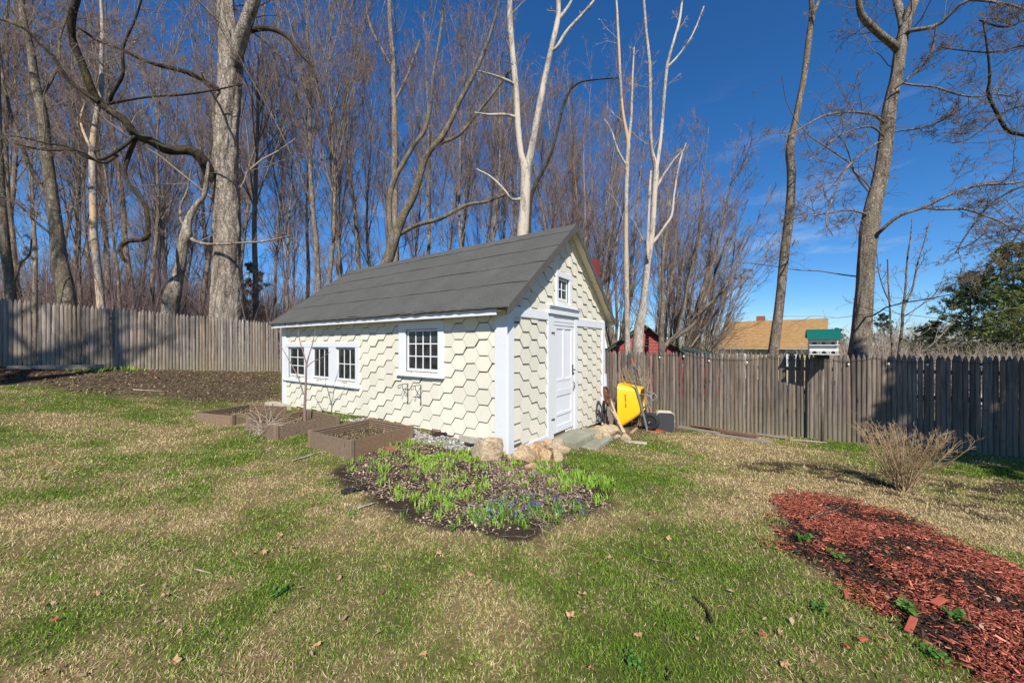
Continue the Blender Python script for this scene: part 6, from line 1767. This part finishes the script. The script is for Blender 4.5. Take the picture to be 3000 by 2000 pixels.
# ------------------------------------------------------------------ evergreens
def evergreen(name, px, Y, H, R, seed, label, dens=1.0, col=(C(.07, .115, .03), C(.24, .26, .075)), group=None, base=.06, pos=None, open_=.0, droop=-.16):
    rng = np.random.default_rng(seed)
    x = (px - CX) / F * Y if pos is None else pos[0]; Y = Y if pos is None else pos[1]
    root = empty(name, (x, Y, gz(x, Y)), 0, label, 'evergreen', group)
    Pt = np.stack([np.array([0, 0, -.1]) + np.array([rng.normal(0, .01) * H * t, 0, t * H]) for t in np.linspace(0, 1, 14)])
    V, Fq = tubes(Pt[None], (H * .017 * (1 - .92 * np.linspace(0, 1, 14)))[None], 9); link('trunk', np_mesh('trunk', V, 4, Fq, M['bark_wood'], True), root)
    nb = int(95 * dens)
    t = base + (1 - base) * np.sqrt(rng.uniform(0, 1, nb)) * .99; t = base + (1 - base) * rng.uniform(0, 1, nb) ** .85
    ln = R * (1.02 - t) ** .75 * rng.uniform(.55, 1.15, nb) + .12
    a = rng.uniform(0, 6.28, nb)
    d = unit(np.c_[np.cos(a), np.sin(a), rng.normal(droop + .5 * t, .12, nb)])
    p = np.c_[np.zeros(nb), np.zeros(nb), t * H]; out = [p]
    for j in range(6):
        d = unit(d + rng.normal(0, .07, p.shape) + np.array([0, 0, .03])); out.append(out[-1] + d * (ln / 6)[:, None])
    B = np.stack(out, 1); RB = (np.linspace(1, .2, 7)[None]) * (.006 + ln * .010)[:, None]
    S, RS = grow(rng, B, RB, 9, .12, 1, (.95, .25), .34, 4, (.4, .7), .4, -.03, .12)
    link('branches', mesh_strands('branches', [(B, RB, 5), (S, np.maximum(RS, .003), 3)], M['bark_wood']), root)
    T_, RT = grow(rng, S, RS, 4, .1, 1, (.8, .3), .5, 3, (.4, .7), .4, -.03, .12)
    allp = np.concatenate([S.reshape(-1, 3), T_.reshape(-1, 3)])
    tan = np.concatenate([np.gradient(S, axis=1).reshape(-1, 3), np.gradient(T_, axis=1).reshape(-1, 3)])
    m = 2 if pos is None else 1
    c = np.repeat(allp, m, 0); tn = unit(np.repeat(tan, m, 0)); n = len(c)
    side = unit(np.cross(tn, rng.normal(0, 1, tn.shape) * .5 + np.array([0, 0, 1.0])))
    sg = rng.choice([-1, 1], n)[:, None]
    dd = unit(tn * rng.uniform(.3, 1.0, (n, 1)) + side * sg * rng.uniform(.4, 1.0, (n, 1)) + rng.normal(0, .18, tn.shape))
    L_ = rng.uniform(.5, 1.2, (n, 1)) * (.055 + .012 * H) * (1 if pos is None else 1.5); w_ = unit(np.cross(dd, rng.normal(0, 1, dd.shape) + np.array([0, 0, 1.5]))) * L_ * .17
    c = c + rng.normal(0, .02, c.shape)
    Vn = np.stack([c, c + dd * L_ * .5 + w_ * 1.15, c + dd * L_, c + dd * L_ * .5 - w_ * 1.15], 1).reshape(-1, 3)
    Fn = (np.array([[0, 1, 3], [3, 1, 2]])[None] + (np.arange(n) * 4)[:, None, None]).reshape(-1, 3)
    ct = rng.uniform(0, 1, n); cc = lerp(col[0][None], col[1][None], ct)
    link('crown', np_mesh('crown', Vn, 3, Fn, M['needles'], False, np.repeat(cc, 4, 0)), root)
    return root
evergreen('hemlock', 2965, 22, 9.0, 4.2, 401, 'tallest dark green hemlock at the right edge behind the fence', 1.1, group='hemlocks at the right')
evergreen('hemlock', 2845, 24, 7.6, 4.4, 402, 'broad dark green hemlock left of the tallest one', 1.1, group='hemlocks at the right')
evergreen('hemlock', 2740, 27, 4.6, 3.6, 403, 'low dark green hemlock near the saplings', .8, group='hemlocks at the right')
evergreen('hemlock', 3060, 19, 7.8, 3.6, 404, 'dark green hemlock cut off by the right picture edge', .9, group='hemlocks at the right')
evergreen('white_pine', 2590, 48, 7.5, 3.4, 405, 'distant round-topped pine right of the stout tree', .45, (C(.02, .05, .02), C(.06, .10, .035)), 'distant pines', .35)
evergreen('white_pine', 2452, 46, 5.2, 2.3, 406, 'distant small pine just right of the birdhouse', .4, (C(.02, .05, .02), C(.06, .10, .035)), 'distant pines', .3)
evergreen('white_pine', 742, 22, 5.8, 1.5, 407, 'small dark pine between trunks left of the shed', .5, (C(.012, .035, .012), C(.04, .075, .02)), None, .2)
# unseen evergreens added out of frame, crowns placed to shade the fence's right end
evergreen('hemlock', 0, 0, 10.5, 2.6, 410, 'unseen hemlock added outside the right picture edge to shade the fence', 1.5, (C(.02, .05, .015), C(.06, .1, .03)), 'hemlocks at the right', .45, (9.0, .3), droop=-.05)
evergreen('hemlock', 0, 0, 10.5, 2.7, 411, 'unseen hemlock added right of the photographer to shade the fence', 1.3, (C(.02, .05, .015), C(.06, .1, .03)), 'hemlocks at the right', .36, (11.8, .0), droop=-.05)
# ------------------------------------------------------------------ bare rounded shrub on the right lawn
sb = G(2652, 1438)
rng = np.random.default_rng(81)
def shrub(name, pos, n, H, Rr, seed, label, mat, twigs=(7, 4)):
    rng = np.random.default_rng(seed)
    a = rng.uniform(0, 6.28, n); s = np.sqrt(rng.uniform(0, 1, n)) * Rr / H * 1.05
    p = np.c_[rng.normal(0, .035, n), rng.normal(0, .035, n), np.full(n, -.02)]; d = unit(np.c_[np.cos(a) * s, np.sin(a) * s, np.ones(n)])
    ln = H * rng.uniform(.85, 1.08, n) * np.sqrt(1 + s ** 2) * .92
    out = [p]
    for j in range(8):
        d = unit(d + rng.normal(0, .06, p.shape) + np.array([0, 0, -.012])); out.append(out[-1] + d * (ln / 8)[:, None])
    Ps = np.stack(out, 1); Rs = np.linspace(1, .35, 9)[None] * rng.uniform(.0035, .0075, (n, 1))
    root = empty(name, tuple(pos), 0, label, 'shrub')
    link('stems', mesh_strands('stems', [(Ps, Rs, 5)], mat), root)
    l1, r1 = grow(rng, Ps, Rs, twigs[0], .35, 1, (.55, .2), .24, 4, (.5, .8), .5, .04, .14)
    l2, r2 = grow(rng, l1, r1, twigs[1], .3, 1, (.6, .2), .45, 3, (.5, .8), .6, .03, .14)
    link('twigs', mesh_strands('twigs', [(l1, np.maximum(r1, .0017), 4), (l2, np.maximum(r2, .0013), 3)], mat), root)
    return root
shrub('bare_shrub', sb, 60, .88, .46, 84, 'rounded leafless tan shrub on the right lawn', m_plain('shrub_twig', (.42, .29, .165), .85, .2, .35, 3, bump=0), (9, 3))
db = G(1815, 1225); 
shrub('dry_brush', (db[0] + .05, 8.65, gz(db[0] + .05, 8.65)), 70, 1.45, .42, 83, 'dry tan brush stems between shed and wheelbarrow', m_plain('dry_stalk', (.40, .29, .165), .85, .2, .35, 3, bump=0), (5, 3))

# bare sapling in the middle raised bed
bn, bu, bv, bs = BEDS[1]
traced('bed_sapling', 'thin reddish bare sapling growing in the middle raised bed', float(G(893, 1240)[1]), [
    ([(893, 1242, 5.0), (893, 1190, 4.2), (896, 1130, 3.4), (897, 1080, 3.0), (898, 1068, 2.6), (905, 1040, 1.8), (916, 1005, 1.4), (925, 960, 1.0)], 0, 0),
    ([(898, 1068, 2.2), (888, 1030, 1.8), (880, 1005, 1.5), (873, 968, 1.0)], 0, .1),
    ([(899, 1075, 1.6), (915, 1060, 1.4), (938, 1050, 1.2), (955, 1040, 1.0), (968, 1030, .8)], 0, -.1),
    ([(889, 1155, 2.2), (876, 1110, 1.8), (858, 1075, 1.6), (838, 1040, 1.2), (815, 1000, .8)], 0, .1),
], M['twig_red'], M['twig_red'], 91, [dict(n=2, len=.15, k=3, t0=.5, rf=(.3, .5), sides=4, rmin=.0015)], rough=.02, cat='sapling')
# dead vine tangle hanging over that bed's front edge
c0 = G(775, 1275); rng = np.random.default_rng(92); n = 110
a = rng.uniform(0, 6.28, n)
p = np.c_[rng.normal(0, .07, n), rng.normal(0, .05, n), np.full(n, .02)]; d = unit(np.c_[np.cos(a) * .8 + .3, np.sin(a) * .6 + .5, rng.uniform(.6, 1.4, n)]); out = [p]; ln = rng.uniform(.3, .75, n)
for j in range(7):
    d = unit(d + rng.normal(0, .16, p.shape) + np.array([0, 0, -.20])); q = out[-1] + d * (ln / 7)[:, None]; q[:, 2] = np.maximum(q[:, 2], .01); out.append(q)
Ps = np.stack(out, 1)
o = link('dead_vine', mesh_strands('dead_vine', [(Ps, np.linspace(.0042, .002, 8)[None] * np.ones((n, 1)), 4)], M['twig_pale']), None, (c0[0], c0[1], c0[2]))
tag(o, 'dead pale vine tangle spilling over the middle bed\'s front board', 'vine')

# ------------------------------------------------------------------ green sprouts of the flower bed
def sprout_mesh(seed, n, h, w, ca, cb, spread=.02):
    r = np.random.default_rng(seed)
    az = r.uniform(0, 6.28, n)
    V, Fc, Cc = blades(r.normal(0, spread, n), r.normal(0, spread, n), np.full(n, -.01), h * r.uniform(.6, 1.1, n), w * r.uniform(.8, 1.2, n), az, r.uniform(.08, .45, n), r.uniform(.1, .7, n), lerp(ca[None], cb[None], r.uniform(0, 1, n)), az + math.pi / 2)
    return np_mesh('sprout', V, 3, Fc, M['sprout'], False, Cc)
SPR = [sprout_mesh(500 + i, 10 + 2 * i, .105, .0125, C(.17, .33, .03), C(.39, .57, .08), .030) for i in range(5)]
rng = np.random.default_rng(94)
x, y = region_pts(BED_POLY, 1100, rng)
e_ = soft(x, y, BED_POLY, .12, 30)
px_ = x / y * F + CX
wgt = sstep(.55, 1, e_) * (.22 + .8 * sstep(.44, .60, fnoise(x * 1.9, y * 1.9, 90, 3)))
bl = np.zeros_like(x)
for q in ((1050, 1350, .35, .25, 1), (1130, 1370, .35, .2, .8), (1250, 1380, .3, .2, .5), (1720, 1410, .28, .25, 1.3), (1650, 1385, .25, .12, 1), (1330, 1345, .3, .12, .6), (1180, 1470, .3, .1, .6)):
    bl = bl + q[4] * blob(x, y, *q[:4])
ok = rng.uniform(0, 1, len(x)) < wgt * (.34 + bl)
x, y = x[ok][:290], y[ok][:290]; z = GZ(x, y)
for i in range(len(x)):
    o = link('daylily_sprout', SPR[i % 5], None, (x[i], y[i], z[i]), (0, 0, rng.uniform(0, 6.28)), (rng.uniform(.65, 1.15),) * 3)
    tag(o, 'bright green daylily sprout in the flower bed', 'sprout', 'daylily sprouts')
# blue squill at the front of the bed
sq_leaf = sprout_mesh(520, 14, .10, .010, C(.10, .24, .03), C(.26, .46, .07), .035)
sqm = m_plain('blue_petal', (.075, .06, .42), .5, .3, .3, 40, bump=0)
def squill_flower(seed):
    r_ = random.Random(seed); m = MB()
    for k in range(1):
        b = np.array([r_.gauss(0, .020), r_.gauss(0, .020), .075 + r_.uniform(0, .045)])
        for j in range(5):
            a = j * 1.256 + r_.random(); t = np.array([math.cos(a), math.sin(a), .1])
            s = np.array([-math.sin(a), math.cos(a), 0]) * .0042
            m.add([b, b + t * .010 + s, b + t * .013 - np.array([0, 0, .004]), b + t * .010 - s], [(0, 1, 2, 3)])
    return m.mesh('flower', sqm)
SQF = [squill_flower(i) for i in range(4)]
for i in range(64):
    if i < 54:
        q = G(rng.normal(1530, 70), rng.uniform(1462, 1538))
    else:
        q = G(*[(1190, 1515), (1275, 1508), (1237, 1502), (1037, 1512), (1430, 1410), (1350, 1450), (1560, 1410), (1690, 1500), (1702, 1492), (1640, 1505)][i - 54])
    r0 = empty('blue_squill', (q[0], q[1], q[2]), rng.uniform(0, 6.28), 'small blue squill flower at the front of the flower bed', 'flower', 'blue squills')
    s = rng.uniform(.75, 1.1); r0.scale = (s, s, s)
    link('leaves', sq_leaf, r0); link('flower', SQF[i % 4], r0); link('flower', SQF[(i + 1) % 4], r0, rot=(0, 0, 2.2))
# daffodil clumps at the left fence, weeds on the mulch and lawn
for i, (px, py) in enumerate(((215, 1090), (242, 1089), (275, 1088), (300, 1087), (318, 1086), (355, 1086), (382, 1087), (404, 1087), (288, 1090), (370, 1084))):
    q = G(px, py); o = link('daffodil_clump', SPR[(i + 1) % 5], None, tuple(q), (0, 0, i * 1.3), (2.0, 2.0, 1.7)); tag(o, 'fresh green bulb clump sprouting at the left fence foot', 'plant', 'green clumps at the left fence')
def weed_mesh(seed, n, h):
    r = np.random.default_rng(seed); az = r.uniform(0, 6.28, n)
    V, Fc, Cc = flakes(np.cos(az) * r.uniform(.0, h, n), np.sin(az) * r.uniform(0, h, n), r.uniform(0, h * .8, n), np.full(n, .035), np.full(n, .026), r, lerp(C(.05, .15, .02)[None], C(.17, .32, .06)[None], r.uniform(0, 1, n)), .6, .5)
    return np_mesh('weed', V, 3, Fc, M['sprout'], False, Cc)
WD = [weed_mesh(i, 42, .065) for i in (530, 531, 532)]
for i, (px, py, s, lab) in enumerate(((2357, 1592, 1.1, 'leafy green weed at the upper left edge of the red mulch'), (2455, 1640, 1.0, 'leafy green weed in dark soil at the mulch\'s left side'), (2660, 1795, 1.1, 'leafy green weed beside the big red wood chip'), (2400, 1795, .9, 'flat green weed in the lawn left of the red mulch'), (1860, 1950, .8, 'green weed tuft in the lawn at the bottom edge'), (820, 1745, .9, 'dark green weed tuft in the left lawn'), (2800, 1820, .9, 'small weed inside the lower red mulch'), (2745, 1930, .8, 'weed at the bottom edge of the red mulch'), (1330, 1553, .7, 'yellow-green seedling at the bed\'s front edge'))):
    q = G(px, py); o = link('weed', WD[i % 3], None, tuple(q), (0, 0, i * 2.1), (s, s, s)); tag(o, lab, 'weed')

# ------------------------------------------------------------------ fallen leaves, sticks and large chips
def leaf_mesh(seed):
    r_ = random.Random(seed); m = MB(); n = 13; vs = [(0, 0, .008)]
    for k in range(n):
        a = 2 * math.pi * k / n; R = (1.0 if k % 2 else .62) * r_.uniform(.75, 1.1)
        vs.append((math.cos(a) * R * .06, math.sin(a) * R * .045, r_.uniform(.0, .03)))
    return m.add(vs, [(0, 1 + k, 1 + (k + 1) % n) for k in range(n)]).mesh('leaf', M['leaf'])
LV = [leaf_mesh(i) for i in range(5)]
lvs = [(305, 1366), (485, 1753), (770, 1627), (860, 1612), (512, 1950), (1250, 1632), (1285, 1628), (1375, 1690), (1705, 1750), (1672, 1815), (1243, 1930), (1870, 1872), (1730, 1970), (1785, 1640), (1960, 1585), (1435, 1715), (1275, 1775), (920, 1480), (110, 1980), (490, 1366), (820, 1575), (2068, 1530), (2300, 1955), (2285, 1860), (1000, 1700), (280, 1750), (930, 1900), (2540, 1360), (2400, 1305), (2650, 1340)]
for i, (px, py) in enumerate(lvs):
    q = G(px, py); s = rng.uniform(.35, .62)
    o = link('fallen_leaf', LV[i % 5], None, (q[0], q[1], q[2] + .02), (rng.normal(0, .35), rng.normal(0, .35), rng.uniform(0, 6.28)), (s, s, s * 1.3)); tag(o, 'dry tan fallen leaf lying on the lawn', 'leaf', 'fallen leaves on the lawn')
def stick(pts, r, mat, label, lift=.02):
    w = [G(*p) + np.array([0, 0, lift]) for p in pts]; w = catmull(w, 4); rr = np.linspace(r, r * .45, len(w))
    b = w[0].copy(); o = MB().tube(w - b, rr, 7).build('stick', mat, smooth=True); o.location = b; return tag(o, label, 'stick', 'sticks on the lawn')
stick([(2084, 1828), (2070, 1795), (2045, 1765), (2030, 1755)], .012, M['bark_dark'], 'dark crooked stick in the lower right lawn')
stick([(1990, 1716), (1960, 1705), (1915, 1690)], .006, M['bark_grey'], 'short grey stick above the dark crooked one')
stick([(1975, 1655), (1935, 1650), (1895, 1640), (1855, 1622)], .006, M['bark_grey'], 'thin curved stick right of the squills')
stick([(2372, 1530), (2420, 1515), (2445, 1510), (2470, 1495)], .010, M['bark_grey'], 'grey branch lying on top of the red mulch', .05)
stick([(855, 1354), (890, 1343), (925, 1331), (950, 1326)], .012, M['bark_pale'], 'white and black birch stick before the nearest raised bed')
stick([(1047, 1494), (1075, 1485), (1097, 1478)], .012, M['wood'], 'pale splinter of wood at the flower bed\'s left edge')
stick([(390, 1143), (440, 1146), (484, 1147)], .014, M['twig_pale'], 'long pale stick on the bare soil by the left fence')
stick([(205, 1108), (228, 1107)], .014, M['twig_pale'], 'short pale stick on the bare soil near the brown mulch')
stick([(140, 1388), (190, 1384)], .006, M['bark_pale'], 'thin pale stick in the left lawn')
stick([(575, 1675), (620, 1687)], .005, M['twig_pale'], 'thin straw-coloured stick in the left lawn')
stick([(1955, 2000), (1962, 1985), (1952, 1968)], .008, M['bark_dark'], 'dark twig at the bottom edge of the lawn')
for i, (pa, pb, w) in enumerate((((2660, 1862), (2678, 1822), .032), ((2475, 1735), (2482, 1765), .022), ((2735, 1780), (2765, 1765), .04), ((2755, 1875), (2795, 1900), .02), ((2515, 1885), (2540, 1885), .02), ((2222, 1865), (2246, 1876), .014), ((2470, 1895), (2486, 1912), .014), ((150, 1830), (175, 1822), .014))):
    p, q = G(*pa), G(*pb); p[2] += .025; q[2] += .03; c = (p + q) / 2; d = q - p
    m = MB(); m.beam(-d / 2, d / 2, w, .008)
    o = m.build('wood_chip', m_plain('red_chip_wood', (.42, .10, .06), .8, .2, .3, 20) if i == 0 else bpy.data.materials['red_chip_wood'], bevel=.002); o.location = c
    tag(o, ('biggest red wood chip standing out at the mulch\'s lower edge' if i == 0 else 'large red wood chip lying loose at the mulch edge'), 'wood chip', 'large red wood chips')
# black landscape fabric scraps and a brick fragment by the long wall
for i, (px, py, s, lab) in enumerate(((1297, 1272, .20, 'crumpled black fabric scrap by the gravel'), (1376, 1307, .12, 'small black fabric scrap beside the curb block'), (1035, 1440, .12, 'black fabric edge at the flower bed\'s left side'))):
    q = G(px, py); r_ = random.Random(i + 40); N = 7
    vs = [((a / (N - 1) - .5) * 2 * s * (1 + r_.gauss(0, .08)), (b / (N - 1) - .5) * s * (1 + r_.gauss(0, .08)), .012 + abs(r_.gauss(0, .018))) for a in range(N) for b in range(N)]
    o = MB().add(vs, [(a * N + b, (a + 1) * N + b, (a + 1) * N + b + 1, a * N + b + 1) for a in range(N - 1) for b in range(N - 1)]).build('fabric_scrap', M['blackcloth']); o.location = q; o.rotation_euler = (0, 0, r_.uniform(0, 3)); tag(o, lab, 'fabric')
q = G(1147, 1318); o = MB().box(-.09, .09, -.05, .05, -.01, .045).build('brick_fragment', M['brick'], bevel=.015); o.location = q; o.rotation_euler = (.1, .15, .6); tag(o, 'reddish brick fragment at the nearest raised bed\'s corner', 'brick')
q = G(1862, 1296); o = MB().box(-.20, .20, -.06, .06, -.01, .02).build('flat_stone', M['concrete'], bevel=.01); o.location = q; o.rotation_euler = (0, .02, -.3); tag(o, 'flat pale stone on the ground in front of the wheelbarrow', 'stone')
